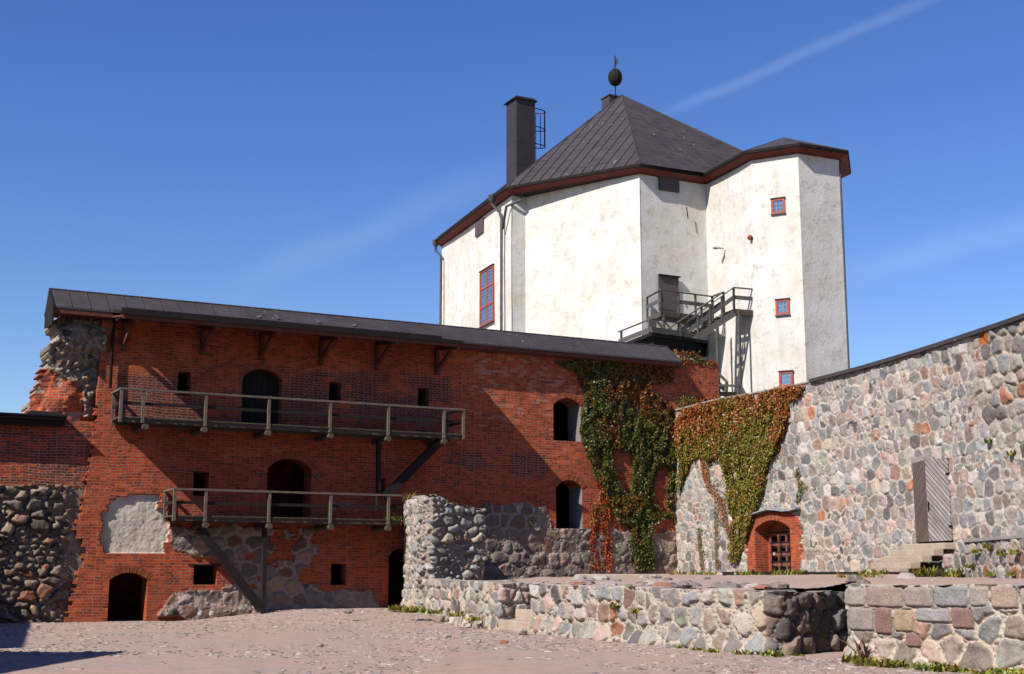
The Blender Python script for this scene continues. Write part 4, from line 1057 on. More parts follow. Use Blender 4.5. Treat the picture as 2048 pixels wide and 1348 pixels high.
def bf(S, Z):
    h, c, st = rubble2(S, Z, 0.52, 0.43, 90, mixk=0.63, jit=0.55, warp=0.055, wt=0.13, mort=(0.49, 0.425, 0.36), bulge=0.040, gap=0.004, gapv=0.034, round_=0.06, light=1.12, tone=(1.02, 0.99, 0.97))
    h = h + 0.10 * (fbm(S * 0.4, Z * 0.4, 2) - .5)
    stone = np.ones(S.shape)
    # rounder, darker boulders bulging near the right
    h2, c2, _ = rubble(S, Z, 0.60, 0.46, 95, 0.75, mort=(0.40, 0.34, 0.285), bulge=0.10, gap=0.015, gapv=0.05, round_=0.11, light=1.0, warm=0.04)
    sb_ = WB(1965, 850)[0]; k = smooth(sb_ - .5, sb_ + .4, S + 0.5 * (fbm(S, Z, 3) - .5)) * smooth(5.6, 6.2, Z + 0.6 * (fbm(S, Z, 1) - .5)) 
    h = h * (1 - k) + h2 * k; c = c * (1 - k[..., None]) + c2 * k[..., None]
    # brick surround of the gate
    row = np.floor(Z / 0.098).astype(int); j = (TR[(row * 5) & 511] - .5) * 0.28
    cc = (gate['s0'] + gate['s1']) / 2; arch_out = gate['zs'] + (gate['rise'] + 0.34) * np.sqrt(np.clip(1 - ((S - cc) / (sg1 - sg0) * 1.75) ** 2, 0, 1)) 
    br = (S > sg0 + j) & (S < sg1 - j) & (Z < np.maximum(arch_out, gate['zs'] + .1))
    h = np.where(br, 0.05 + 0.015 * (fbm(S * 5, Z * 5, 2) - .5), h); stone = np.where(br, 0.0, stone)
    one = (np.abs(S - WB(1970, 672)[0]) < 0.28) & (np.abs(Z - WB(1970, 678)[1]) < 0.16)
    c = np.where(one[..., None], np.array((0.45, 0.13, 0.04)), c)
    keep = ~in_open(S, Z, gate) & ~((S > dl) & (S < dr_) & (Z > dzb) & (Z < dzt))
    return h, c, stone, np.zeros(S.shape), keep
def bthick(S, Z):
    t = np.full(S.shape, 1.4); t = np.where(in_open(S, Z, gate, .1), .75, t)
    t = np.where((S > dl - .1) & (S < dr_ + .1) & (Z > dzb - .1) & (Z < dzt + .1), 0.6, t); return t
def brim(s, z, c):
    m = in_open(s, z, gate, .08); return np.where(m[:, None], np.array((.3, .1, .06)), c), np.where(m, 0.0, 1.0)
panel('wall', PW, -0.3, PW.s[-1], 1.2, wtop, 0.03, bf, M['stone'], cwall, bthick, rimcol=brim)
# core and back of the wall
ss_ = np.linspace(-0.3, PW.s[-1], 40); X_, Y_, NX_, NY_ = PW.at(ss_); core = MB()
for i in range(39):
    if False: pass
    z1_ = float(wtop(ss_[i])) - 0.03; z2_ = float(wtop(ss_[i + 1])) - 0.03
    a = Vector((X_[i], Y_[i], 0)); b = Vector((X_[i + 1], Y_[i + 1], 0)); na = Vector((NX_[i], NY_[i], 0)); nb = Vector((NX_[i + 1], NY_[i + 1], 0))
    f_ = 1.0
    P4 = [a - na * f_, b - nb * f_, b - nb * 1.42, a - na * 1.42]
    core.hexa([q + Vector((0, 0, 0)) for q in P4] + [P4[0] + Vector((0, 0, z1_)), P4[1] + Vector((0, 0, z2_)), P4[2] + Vector((0, 0, z2_)), P4[3] + Vector((0, 0, z1_))])
core.build('back_face', M['oldplaster'], cwall)
# sheet metal coping
cop = MB(); s_c = WB(1625, 768)[0]
sv = [s for s in np.linspace(s_c, PW.s[-1], 22)]; X_, Y_, NX_, NY_ = PW.at(np.array(sv))
for i in range(21):
    z1_, z2_ = float(wtop(sv[i])), float(wtop(sv[i + 1])); a = Vector((X_[i], Y_[i], 0)); b = Vector((X_[i + 1], Y_[i + 1], 0)); na = Vector((NX_[i], NY_[i], 0)); nb = Vector((NX_[i + 1], NY_[i + 1], 0))
    zz = lambda z: Vector((0, 0, z))
    cop.hexa([a + na * .16 + zz(z1_ - .06), b + nb * .16 + zz(z2_ - .06), b - nb * 1.5 + zz(z2_ - .02), a - na * 1.5 + zz(z1_ - .02),
              a + na * .16 + zz(z1_ + .07), b + nb * .16 + zz(z2_ + .07), b - nb * 0.7 + zz(z2_ + .16), a - na * 0.7 + zz(z1_ + .16)])
cop.build('sheet_coping', M['roof'], cwall)
low = MB(); sv = np.linspace(-0.25, s_c, 18); X_, Y_, NX_, NY_ = PW.at(sv)
for i in range(17):
    z1_, z2_ = float(wtop(sv[i])), float(wtop(sv[i + 1])); a = Vector((X_[i], Y_[i], 0)); b = Vector((X_[i + 1], Y_[i + 1], 0)); na = Vector((NX_[i], NY_[i], 0)); nb = Vector((NX_[i + 1], NY_[i + 1], 0))
    zz = lambda z: Vector((0, 0, z))
    low.hexa([a + na * .08 + zz(z1_ - .03), b + nb * .08 + zz(z2_ - .03), b - nb * 1.4 + zz(z2_ - .03), a - na * 1.4 + zz(z1_ - .03),
              a + na * .08 + zz(z1_ + .03), b + nb * .08 + zz(z2_ + .03), b - nb * 1.4 + zz(z2_ + .03), a - na * 1.4 + zz(z1_ + .03)])
low.build('stone_coping', M['greyslab'], cwall)
# gate
fg = PW.frame((gl + gr) / 2); cg = 0.0; hwg = (gr - gl) / 2
gp = dict(gate); gp['s0'] = -hwg; gp['s1'] = hwg
arch_ring(fg, gp, 0.05, 0.27, parent=cwall, depth=0.5)
gz_top = WB(1560, 1060)[1]
og = -0.55; gw0 = -hwg + 0.18; gw1 = hwg + .02
zsp_g = gate['zs'] - 0.25; rise_g = 0.26
hw2 = (gw1 - gw0) / 2; c2_ = (gw0 + gw1) / 2; Rg = (hw2 ** 2 + rise_g ** 2) / (2 * rise_g)
def gtop(s): return zsp_g + math.sqrt(max(Rg * Rg - (s - c2_) ** 2, 0)) - (Rg - rise_g)
MB().fbox(fg, -hwg - .3, hwg + .3, -0.85, -0.74, 1.2, gate['zc'] + .3).build('gate_dark_sheet', M['dark'], cwall)  # dark sheet closing the gateway in place of unlit depth
# brick rebate round the gate
rb = MB(); rb.fbox(fg, -hwg - .02, gw0, -0.74, og - .02, 1.4, zsp_g + .1)
n_ = 14
for i in range(n_):
    a = gw0 + (gw1 - gw0) * i / n_; b = gw0 + (gw1 - gw0) * (i + 1) / n_
    rb.hexa([fg.w(a, og - .02, gtop(a)), fg.w(b, og - .02, gtop(b)), fg.w(b, -.74, gtop(b)), fg.w(a, -.74, gtop(a)),
             fg.w(a, og - .02, gate['zc'] + .1), fg.w(b, og - .02, gate['zc'] + .1), fg.w(b, -.74, gate['zc'] + .1), fg.w(a, -.74, gate['zc'] + .1)])
rb.build('gate_rebate', M['brick'], cwall)
gt = MB(); zb_g = 1.55
for i in range(n_):
    a = gw0 + (gw1 - gw0) * i / n_; b = gw0 + (gw1 - gw0) * (i + 1) / n_
    gt.beam(fg.w(a, og + .02, gtop(a) - .04), fg.w(b, og + .02, gtop(b) - .04), 0.06, 0.08)
for i, s in enumerate(np.linspace(gw0 + .04, gw1 - .04, 5)):
    gt.fbox(fg, s - (.045 if i in (0, 2, 4) else .03), s + (.045 if i in (0, 2, 4) else .03), og, og + .05, zb_g, gtop(s) - .03)
for k in range(4):
    z = zb_g + 0.12 + k * (zsp_g - zb_g) / 4.0; gt.fbox(fg, gw0 + .03, gw1 - .03, og + .005, og + .04, z + .28, z + .38)
gate_o = gt.build('gate', M['gate'], cwall)
br_ = MB()
for k in range(5):
    z = zb_g + 0.2 + k * (zsp_g + .15 - zb_g) / 4.6; br_.fbox(fg, gw0 + .02, gw1 - .02, og + .055, og + .08, z - .015, z + .015)
for s in np.linspace(gw0 + .2, gw1 - .2, 4): br_.fbox(fg, s - .012, s + .012, og + .082, og + .105, zb_g, gtop(s) - .08)
br_.build('iron_bars', M['black'], gate_o)
MB().fbox(fg, gw0 + .24, gw0 + .38, og + .06, og + .075, 2.36, 2.47).build('small_sign', M['oldplaster'], gate_o)
# curved lead flashing over the arch
fs_ = MB(); pts = [WB(u, v) for u, v in ((1499, 1033), (1515, 1029), (1530, 1024), (1545, 1020), (1560, 1021), (1575, 1023), (1590, 1022), (1603, 1018))]
for (s0_, z0_), (s1_, z1_) in zip(pts[:-1], pts[1:]):
    x, y, nx, ny = PW.at(np.array([s0_, s1_])); a = Vector((x[0], y[0], z0_)); b = Vector((x[1], y[1], z1_)); n_v = Vector((nx[0], ny[0], 0))
    fs_.hexa([a + n_v * .28, b + n_v * .28, b - n_v * .05, a - n_v * .05, a + n_v * .26 + Vector((0, 0, .05)), b + n_v * .26 + Vector((0, 0, .05)), b - n_v * .05 + Vector((0, 0, .09)), a - n_v * .05 + Vector((0, 0, .09))])
fs_.build('lead_flashing', M['lead'], cwall)
# plank door of two leaves
fd = PW.frame(dl); Wd = dr_ - dl
ds0, ds1 = 0.0, Wd
MB().fbox(fd, -.2, Wd + .2, -0.75, -0.62, dzb - .2, dzt + .2).build('door_dark_sheet', M['dark'], cwall)  # dark sheet behind the leaves, standing in for unlit depth
MB().fbox(fd, -.1, Wd + .1, -0.58, 0.02, dzt, dzt + .22).build('door_lintel', M['greyslab'], cwall, bevel=.03)
def leaf_at(p0, dvec, width, z0, z1, mat, name, zt2=None):
    f_ = Frame((p0.x, p0.y), dvec); mb = MB(); zt2 = zt2 or z1
    mb.hexa([f_.w(0, .03, z0), f_.w(width, .03, z0), f_.w(width, -.03, z0), f_.w(0, -.03, z0), f_.w(0, .03, z1), f_.w(width, .03, zt2), f_.w(width, -.03, zt2), f_.w(0, -.03, z1)])
    o = mb.build(name, mat, cwall)
    me = o.data; uvl = me.uv_layers[0]
    for p_ in me.polygons:
        for li in p_.loop_indices:
            co = me.vertices[me.loops[li].vertex_index].co + o.location + o.parent.location
            q = Vector((co.x, co.y)) - f_.O; uvl.data[li].uv = (q.dot(f_.d), co.z)
    return o, f_
# left leaf: nearly in the wall plane; right leaf: standing open, turned to the courtyard
hl = fd.w(0.03, 0.02, 0)
def find_u(pt):
    z_ = pt.z - EYE; Fz = pt.y * CP + z_ * SP; return 1024 + F_PX * pt.x / Fz
pL = Vector((hl.x, hl.y)); best = None
for k in range(0, 70):
    a = math.radians(k); dv = fd.d * math.cos(a) + (-fd.n) * math.sin(a) * -1
    wd = 1.05; e = pL + dv * wd; u = find_u(Vector((e.x, e.y, 3.5)))
    if best is None or abs(u - 1861) < best[0]: best = (abs(u - 1861), dv)
leafL, _ = leaf_at(pL, best[1], 1.05, dzb + .04, dzt + .02, M['plank_l'], 'door_leaf', dzt + .05)
tag(leafL, 'brown left leaf of slanting planks')
hr = fd.w(Wd - .02, 0.06, 0); pR = Vector((hr.x, hr.y)); best = None
for k in range(0, 90):
    a = math.radians(k); dv = -fd.d * math.cos(a) + fd.n * math.sin(a); wd = 1.1; e = pR + dv * wd; u = find_u(Vector((e.x, e.y, 3.5)))
    if best is None or abs(u - 1857) < best[0]: best = (abs(u - 1857), dv, e)
leafR, fR = leaf_at(best[2], -best[1], 1.1, dzb + .05, dzt + .10, M['plank_r'], 'door_leaf', dzt + .0)
tag(leafR, 'pale grey right leaf of slanting planks standing ajar')
MB().fbox(fR, .06, .11, .03, .06, dzb + 1.0, dzb + 1.28).build('handle', M['black'], leafR)
hh = MB(); hh.fbox(fR, 1.0, 1.16, .028, .05, dzb + .45, dzb + .52); hh.fbox(fR, 1.0, 1.16, .028, .05, dzt - .5, dzt - .43); hh.build('hinge', M['black'], leafR)

# steps up to the plank door
stp = empty('door_steps', fd.w(1, 1, 1.6), 'flight of five pale sandstone steps below the grey plank door', 'steps')
for k in range(5):
    z1_ = dzb - 0.02 - 0.195 * k
    MB().fbox(fd, -0.30 - .02 * k, Wd + .10 - .30 * k * 0.25, 0.05 if k == 0 else 0.42 + .36 * (k - 1), 0.42 + .36 * k, z1_ - .2 if k < 4 else 1.3, z1_).build('step', M['slab'], stp, bevel=.02)
# rocks and low retaining wall right of the steps
PU = Path(chaikin([(12.9, 39.6), (11.95, 38.2), (12.2, 36.6), (12.0, 33), (12.4, 28.5)], 1))
uw = empty('upper_retaining_wall', (12.2, 34, 1.5), 'mossy low retaining wall with flat slab top beside the door steps', 'wall')
uztop = lambda s: np.interp(s, [0, 1.5, 3.2, 3.25, 12], [1.95, 2.15, 2.25, 2.50, 2.50]) + 0.06 * (vnoise(np.asarray(s) * 3, np.asarray(s) * 0, 2) - .5)
panel('wall_face', PU, 0, PU.s[-1], 1.2, uztop, 0.022, terr(44, 0.52, 0.36, jit=0.6, mort=(0.45, 0.40, 0.33), bulge=0.06, light=1.0), M['stone'], uw, 1.0)
fu = Frame(tuple(PU.p[-6]), (PU.p[-1] - PU.p[-6]))
sv = np.linspace(3.3, PU.s[-1], 9); X_, Y_, NX_, NY_ = PU.at(sv); sl = MB()
for i in range(8):
    a = Vector((X_[i], Y_[i], 0)); b = Vector((X_[i + 1], Y_[i + 1], 0)) - (Vector((X_[i + 1], Y_[i + 1], 0)) - a) * .015; na = Vector((NX_[i], NY_[i], 0)); zz = lambda z: Vector((0, 0, z))
    sl.hexa([a + na * .08 + zz(2.46), b + na * .08 + zz(2.46), b - na * 2.2 + zz(2.5), a - na * 2.2 + zz(2.5), a + na * .08 + zz(2.54), b + na * .08 + zz(2.54), b - na * 2.2 + zz(2.6), a - na * 2.2 + zz(2.6)])
sl.build('slab_top', M['greyslab'], uw)
# dark plank kerb along the terrace
e0, e1 = Vector((7.75, 50.0, 1.65)), Vector((12.5, 38.4, 1.62))
kb = MB().beam(e0, e1, 0.16, 0.14).build('plank_kerb', M['darkwood']); tag(kb, 'long dark timber edge board lying along the terrace before the gate', 'kerb board')
# pale slab at the foot of the creeper
sa = Vector((2.9, 54.8, 0)); sbv = Vector((5.9, 54.6, 0))
sl2 = MB(); FS = Frame((2.55, 52.6), (0.98, 0.02)); sl2.fbox(FS, 0, 3.6, -1.6, 0, 1.45, 1.64)
tag(sl2.build('stone_slab', M['slab'], None, bevel=.03), 'long tan stone slab on the terrace below the creeper', 'slab')

# ================================================================== WHITE TOWER
tower = empty('white_tower', (7, 78, 0), 'white limewashed castle tower with dark hipped roof and projecting stair turret', 'tower')
WZ_T = 22.5
cA = onz(882, 497, WZ_T); cB1 = onz(1022, 402, WZ_T)
C_ = Vector((6.78, 69.2, 0)); B2_ = Vector((0.73, 73.75, 0))
cdir = Vector((0.884, 0.467, 0))
V_ = C_ + cdir * 4.25
T1 = Vector((12.25, 66.95, 0)); T2 = Vector((14.5, 65.75, 0)); T3 = Vector((16.9, 66.85, 0)); T4 = Vector((17.45, 69.6, 0)); T5 = Vector((17.2, 72.0, 0))
Dw = Vector((17.45, 73.7, 0)); Ew = Vector((8.5, 92.5, 0)); Ew2 = Vector((-2.5, 91.5, 0))
Bm = B2_ - Vector((0.80, 0.34, 0))
TW = [cA, Vector((Bm.x, Bm.y, 0)), B2_, C_, V_, T1, T2, T3, T4, T5, Dw, Ew, Ew2, cA]
PT = Path([(q.x, q.y) for q in TW])
def towf(S, Z):
    h = 0.15 * (vnoise(S * 0.22, Z * 0.26, 2) - 1) + 0.05 * (fbm(S * 0.9, Z * 0.9, 4, 3) - 1.0); h = np.minimum(h, -0.065)
    return h, np.ones(S.shape + (3,)) * .7, np.ones(S.shape), np.zeros(S.shape), np.ones(S.shape, bool)
tow_o = panel('wall', PT, 0, PT.s[-1], 0, 22.75, 0.28, towf, M['plaster'], tower, 0.3); tow_o.data.set_sharp_from_angle(angle=math.radians(22))
def offset_poly(pts, d):
    n = len(pts); out_ = []
    for i in range(n):
        a, b, c = pts[i - 1], pts[i], pts[(i + 1) % n]
        e1 = Vector((b.x - a.x, b.y - a.y)).normalized(); e2 = Vector((c.x - b.x, c.y - b.y)).normalized()
        n1 = Vector((e1.y, -e1.x)); n2 = Vector((e2.y, -e2.x)); m = (n1 + n2).normalized(); k = d / max(0.5, m.dot(n1))
        out_.append(Vector((b.x + m.x * k, b.y + m.y * k)))
    return out_
body = [cA, Bm, C_, V_ , T1, T2, T3, T4, T5, Dw, Ew, Ew2]
inn = offset_poly(body, 0.04); outr = offset_poly(body, 0.36); out2 = offset_poly(body, 0.42)
outer_tip = Vector((18.3, 70.2)); outr[7] = outer_tip - Vector((.06, 0)); out2[7] = outer_tip
def ring(pa, za, pb, zb_, mb):
    n = len(pa); vs = [(q.x, q.y, za) for q in pa] + [(q.x, q.y, zb_) for q in pb]
    mb.add(vs, [(i, (i + 1) % n, n + (i + 1) % n, n + i) for i in range(n)])
rg = MB(); ring(inn, 22.70, outr, 22.88, rg); ring(inn, 22.65, inn, 22.70, rg); rg.build('eave_board', M['soffit'], tower)
rg = MB(); ring(outr, 22.88, out2, 22.91, rg); ring(out2, 22.91, out2, 23.06, rg); ring(out2, 23.06, offset_poly(body, 0.30), 23.06, rg); rg.build('gutter', M['black'], tower)
# main roof
def proj(p):
    z_ = p[2] - EYE; Fz = p[1] * CP + z_ * SP; U = -p[1] * SP + z_ * CP; return 1024 + F_PX * p[0] / Fz, 674 - F_PX * U / Fz
apex = Vector((6.72, 79.0, 30.6)); ZE = 23.04
eo = out2; EA, EB_, EC = [Vector((q.x, q.y, ZE)) for q in eo[:3]]
best = None
for xx in np.arange(14, 30, 0.1):
    uu, vv = proj((xx, 75.5, ZE)); e = abs((vv - 190) / (uu - 1243) - 0.4545)
    if best is None or e < best[0]: best = (e, xx)
ED = Vector((17.9, 73.9, ZE)); EE = Vector((9.0, 93.0, ZE)); EF = Vector((-3.0, 92.0, ZE))
roofpts = [EA, EB_, EC, ED, EE, EF]
rf = MB()
for i in range(6):
    a, b = roofpts[i], roofpts[(i + 1) % 6]; rf.add([a, b, apex], [(0, 1, 2)])
def seams(mb, a, b, ap, step, t0=0.25, cross=1.35):
    e = (b - a); L = e.length; e.normalize(); nrm = e.cross(ap - a).normalized(); upv = nrm.cross(e).normalized()
    if upv.z < 0: upv = -upv
    if nrm.z < 0: nrm = -nrm
    ta = (ap - a).dot(e); ha = (ap - a).dot(upv); t = t0; k = 0
    hmax = lambda t: ha * (t / ta if t < ta else (L - t) / (L - ta)) if 0 < ta < L else (ha * min(t / ta, 1) if ta >= L else ha * (L - t) / (L - ta))
    while t < L - .1:
        # clip by both hips
        h1 = ha * t / ta if ta > 0 else 1e9
        h2 = ha * (L - t) / (L - ta) if L > ta else 1e9
        h = min(h1, h2)
        if h > .3: mb.beam(a + e * t + nrm * .012 + upv * .02, a + e * t + upv * h + nrm * .012, 0.025, 0.06, up=nrm)
        hh_ = 0.9 + 0.7 * (k % 2)
        while hh_ < min(h, 1e3) - .2:
            mb.beam(a + e * t + upv * hh_ + nrm * .004, a + e * (t + step * .97) + upv * hh_ + nrm * .004, 0.012, 0.018, up=nrm); hh_ += cross
        t += step; k += 1
seams(rf, EB_, EC, apex, 0.66); seams(rf, EC, ED, apex, 0.66); seams(rf, EA, EB_, apex, 0.66)
for q in (EA, EB_, EC, ED): rf.tube([q + (apex - q) * .02, apex], 0.045, 6)
rf.build('roof', M['roof'], tower)
# turret roof
tz_ = [Vector((q.x, q.y, 23.05)) for q in eo[4:9]]
tap = Vector((14.7, 70.0, 24.88)); tr_ = MB(); back1 = Vector((12.2, 74.5, 24.3)); 
ring_ = [Vector((eo[3].x, eo[3].y, 23.05))] + tz_ + [Vector((15.5, 74.5, 23.9)), Vector((11.0, 75.0, 23.9))]
for i in range(len(ring_)):
    tr_.add([ring_[i], ring_[(i + 1) % len(ring_)], tap], [(0, 1, 2)])
for q in ring_[:6]: tr_.tube([q, tap], 0.03, 5)
tr_.build('turret_roof', M['roof'], tower)
# closed soffit lid so that no light passes under the roof
lid = MB(); lid.add([(q.x, q.y, 22.66) for q in inn], [tuple(range(len(inn)))]); lid.build('attic_floor', M['dark'], tower)
# frames of the visible faces
def FR(a, b): return Frame((a.x, a.y), (b.x - a.x, b.y - a.y))
F1, FBk, F2, F3, FT1, FT2, FT3 = FR(cA, Bm), FR(Bm, B2_), FR(B2_, C_), FR(C_, V_), FR(V_, T1), FR(T1, T2), FR(T2, T3)
def rect(fr, u0, u1, v0, v1, o=0.06):
    uc = (u0 + u1) / 2; vc = (v0 + v1) / 2
    return fr.px(u0, vc, o)[0], fr.px(u1, vc, o)[0], fr.px(uc, v1, o)[1], fr.px(uc, v0, o)[1]
def window(fr, r, fw, cols, rows, label=None, recess=0.0):
    s0, s1, z0, z1 = r; mb = MB(); o0, o1_ = -0.35, 0.0
    mb.fbox(fr, s0, s0 + fw, o0, o1_, z0, z1); mb.fbox(fr, s1 - fw, s1, o0, o1_, z0, z1)
    mb.fbox(fr, s0 + fw, s1 - fw, o0, o1_, z0, z0 + fw); mb.fbox(fr, s0 + fw, s1 - fw, o0, o1_, z1 - fw, z1)
    for i in range(1, cols):
        s = s0 + (s1 - s0) * i / cols; mb.fbox(fr, s - fw * .4, s + fw * .4, o0, o1_ - .015, z0 + fw, z1 - fw)
    for j in range(1, rows):
        z = z0 + (z1 - z0) * j / rows; mb.fbox(fr, s0 + fw, s1 - fw, o0, o1_ - .008, z - fw * .5, z + fw * .5)
    wn_ = mb.build('window', M['redframe'], tower)
    if label: tag(wn_, label)
    MB().fbox(fr, s0 + fw * .5, s1 - fw * .5, -0.3, -0.045, z0 + fw * .5, z1 - fw * .5).build('pane', M['glass'], wn_)
    MB().fbox(fr, s0 - .03, s1 + .03, o0, o1_ + .05, z0 - .05, z0 - .002).build('sill', M['shutter'], wn_)
    MB().fbox(fr, s0 - .03, s1 + .03, o0, o1_ + .06, z1 + .002, z1 + .04).build('drip_cap', M['shutter'], wn_)
window(F1, rect(F1, 957, 984, 537, 648), 0.11, 2, 3, 'tall red framed window of six lights')
window(FT2, rect(FT2, 1541, 1569, 396, 426), 0.11, 1, 1, 'topmost small red window of the turret')
window(FT2, rect(FT2, 1550, 1578, 598, 629), 0.11, 1, 1, 'middle small red window of the turret')
window(FT2, rect(FT2, 1557, 1585, 742, 773), 0.11, 1, 1, 'lowest small red window of the turret')
def flat(fr, r, name, mat, o=0.0, label=None):
    x = MB().fbox(fr, r[0], r[1], -.35, o, r[2], r[3]).build(name, mat, tower)
    if label: tag(x, label)
    return x
sh1 = flat(F1, rect(F1, 948, 963, 441, 469), 'shutter', M['shutter'])
sh2 = flat(F3, rect(F3, 1321, 1360, 348, 381), 'shutter', M['shutter'])
rdo = rect(F3, 1320, 1359, 553, 620); dor = flat(F3, rdo, 'door', M['shutter'])
db = MB(); db.fbox(F3, rdo[0] - .05, rdo[1] + .05, -.04, .15, rdo[3], rdo[3] + .06); db.build('drip_cap', M['black'], dor)
MB().fbox(F3, rdo[1] - .16, rdo[1] - .1, .09, .13, rdo[2] + .9, rdo[2] + 1.05).build('handle', M['lampgrey'], dor)
# bare brick patch, rod, wall lamps
r = rect(FT1, 1491, 1499, 472, 483); pb = MB(); pb.blob(tuple(FT2.w(-.12, .0, (r[2] + r[3]) / 2)), .12, .12, .14, 4); pb.build('bare_brick_patch', M['archbrick'], tower)
a_, b_ = F3.px(1373, 414, .1), F3.px(1376, 437, .1); MB().beam(F3.w(a_[0], .1, a_[1]), F3.w(b_[0], .1, b_[1]), .04, .04).build('iron_rod', M['black'], tower)
for (u, v) in ((1437, 497), (1437, 673)):
    s, z = FT1.px(u, v, .3); l = MB(); l.fbox(FT1, s - .04, s + .04, -.03, .3, z, z + .05); l.blob(tuple(FT1.w(s, .42, z + .03)), .2, .13, .08, 2); l.build('wall_lamp', M['lampgrey'], tower)
# downpipes
def pipe(pts, r=0.07, funnel=True):
    mb = MB(); mb.tube(pts, r, 10)
    if funnel:
        p0 = Vector(pts[0]); mb.lathe(p0 + Vector((0, 0, -.1)), [(0.08, -.05), (0.2, 0.12), (0.22, 0.42), (0.0, 0.42)], 12)
    mb.build('downpipe', M['pipe'], tower, smooth=True)
def fp(fr, u, v, o): s, z = fr.px(u, v, o); return fr.w(s, o, z)
top = onz(866, 502, 22.55)
pA = fp(F1, 883, 523, .1)
pipe([(eo[0].x + .1, eo[0].y + .05, 22.75), (eo[0].x + .1, eo[0].y + .05, 22.35), (pA.x - .02, pA.y - .1, 21.9), (pA.x - .02, pA.y - .1, 8)], .08)
pB = F1.px(1003, 430, .14)
t0 = F1.px(984, 398, .5); t1 = F1.px(984, 408, .5)
pipe([F1.w(t0[0], .5, t0[1] - .1), F1.w(t1[0], .5, t1[1]), F1.w(pB[0], .14, pB[1]), F1.w(pB[0], .14, 9)], .08)
g0 = F2.px(1042, 384, .5); g1 = F2.px(1042, 400, .5); g2 = F1.px(1014, 413, .14); g3 = F1.px(1005, 458, .14)
pipe([F2.w(g0[0], .5, g0[1] - .05), F2.w(g1[0], .5, g1[1]), F1.w(g2[0], .18, g2[1]), F1.w(g3[0], .14, g3[1])], .08)
e3 = Vector((T3.x - .02, T3.y + .04, 0)); pipe([(e3.x, e3.y, 22.5), (e3.x, e3.y, 8)], .05, False)
# chimney with ladder cage
M['chimney'] = roof_mat('dark_chimney_sheet', (0.050, 0.042, 0.045), (0.062, 0.052, 0.055))
cq = Vector((0.22, 75.0)); fc = Frame((cq.x, cq.y), (0.884, 0.467))
zt_c = 28.95
ch = MB(); ch.fbox(fc, 0.04, 1.28, -1.25, 0, 22.6, zt_c); [ch.fbox(fc, 0.034, 1.286, -1.256, .006, z_, z_ + .02) for z_ in (23.7, 25.0, 26.4, 27.8)]
chim = ch.build('chimney', M['chimney'], tower)
cc_ = MB(); a4 = [fc.w(-.08, .12, zt_c), fc.w(1.42, .12, zt_c), fc.w(1.42, -1.37, zt_c), fc.w(-.12, -1.37, zt_c)]
cc_.hexa(a4 + [fc.w(.1, -.1, zt_c + .22), fc.w(1.25, -.1, zt_c + .22), fc.w(1.25, -1.1, zt_c + .22), fc.w(.1, -1.1, zt_c + .22)]); cc_.build('chimney_cap', M['black'], chim)
lc = MB(); cs_, co_ = 1.75, -.55
for z in (28.6, 27.5, 26.45):
    pts = [fc.w(1.30 + .95 * math.sin(t) , co_ - .42 * math.cos(t), z) for t in np.linspace(0.0, math.pi, 13)]
    lc.tube(pts, .034, 5)
for t in (math.pi * .3, math.pi * .5, math.pi * .7):
    s_, o_ = 1.30 + .95 * math.sin(t), co_ - .42 * math.cos(t); lc.tube([fc.w(s_, o_, 26.45), fc.w(s_, o_, 28.6)], .028, 5)
for o_ in (co_ - .2, co_ + .2): lc.tube([fc.w(1.52, o_, 24.3), fc.w(1.52, o_, 28.3)], .022, 5)
z = 24.5
while z < 28.3: lc.tube([fc.w(1.52, co_ - .2, z), fc.w(1.52, co_ + .2, z)], .012, 4); z += .3
lc.build('ladder_cage', M['pipe'], chim)
# hatch chimney at the apex and ball finial
hq = Frame((apex.x - 0.72, apex.y + .3), (0.884, 0.467)); hb = MB(); hb.fbox(hq, 0, .80, -.9, 0, 28.6, 30.7); hb.fbox(hq, -.06, .86, -.96, .06, 30.7, 30.78)
hb.build('roof_hatch', M['roof'], tower)
fx, fy = apex.x - .33, apex.y + .5
fin = MB(); fin.tube([(fx, fy, 30.6), (fx, fy, 33.35)], .035, 6)
zc = 31.95
profb = [(0.0, -.56)] + [(0.44 * math.sin(math.pi * k / 10) , -.56 * math.cos(math.pi * k / 10)) for k in range(1, 10)] + [(0, .56)]
fin.lathe((fx, fy, zc), profb, 10)
for k in range(5):
    a = 2 * math.pi * k / 10; fin.tube([(fx + (0.45 * math.sin(math.pi * j / 12)) * math.cos(a + .314), fy + 0.45 * math.sin(math.pi * j / 12) * math.sin(a + .314), zc - .57 * math.cos(math.pi * j / 12)) for j in range(13)], .012, 4, False)
fno = fin.build('ball_finial', M['black'], tower)
vn = MB(); vn.tube([(fx - .1, fy, 32.65), (fx + .12, fy, 32.78), (fx - .02, fy, 32.95), (fx + .16, fy, 33.08), (fx + .02, fy, 33.2)], .03, 5); vn.blob((fx + .09, fy, 32.95), .08, .02, .17, 2); vn.build('weather_vane', M['pipe'], fno)
MB().tube([(4.6, 80.0, 28.6), (4.55, 80.0, 29.2), (4.7, 80, 29.35)], .03, 5).build('roof_hook', M['pipe'], tower)

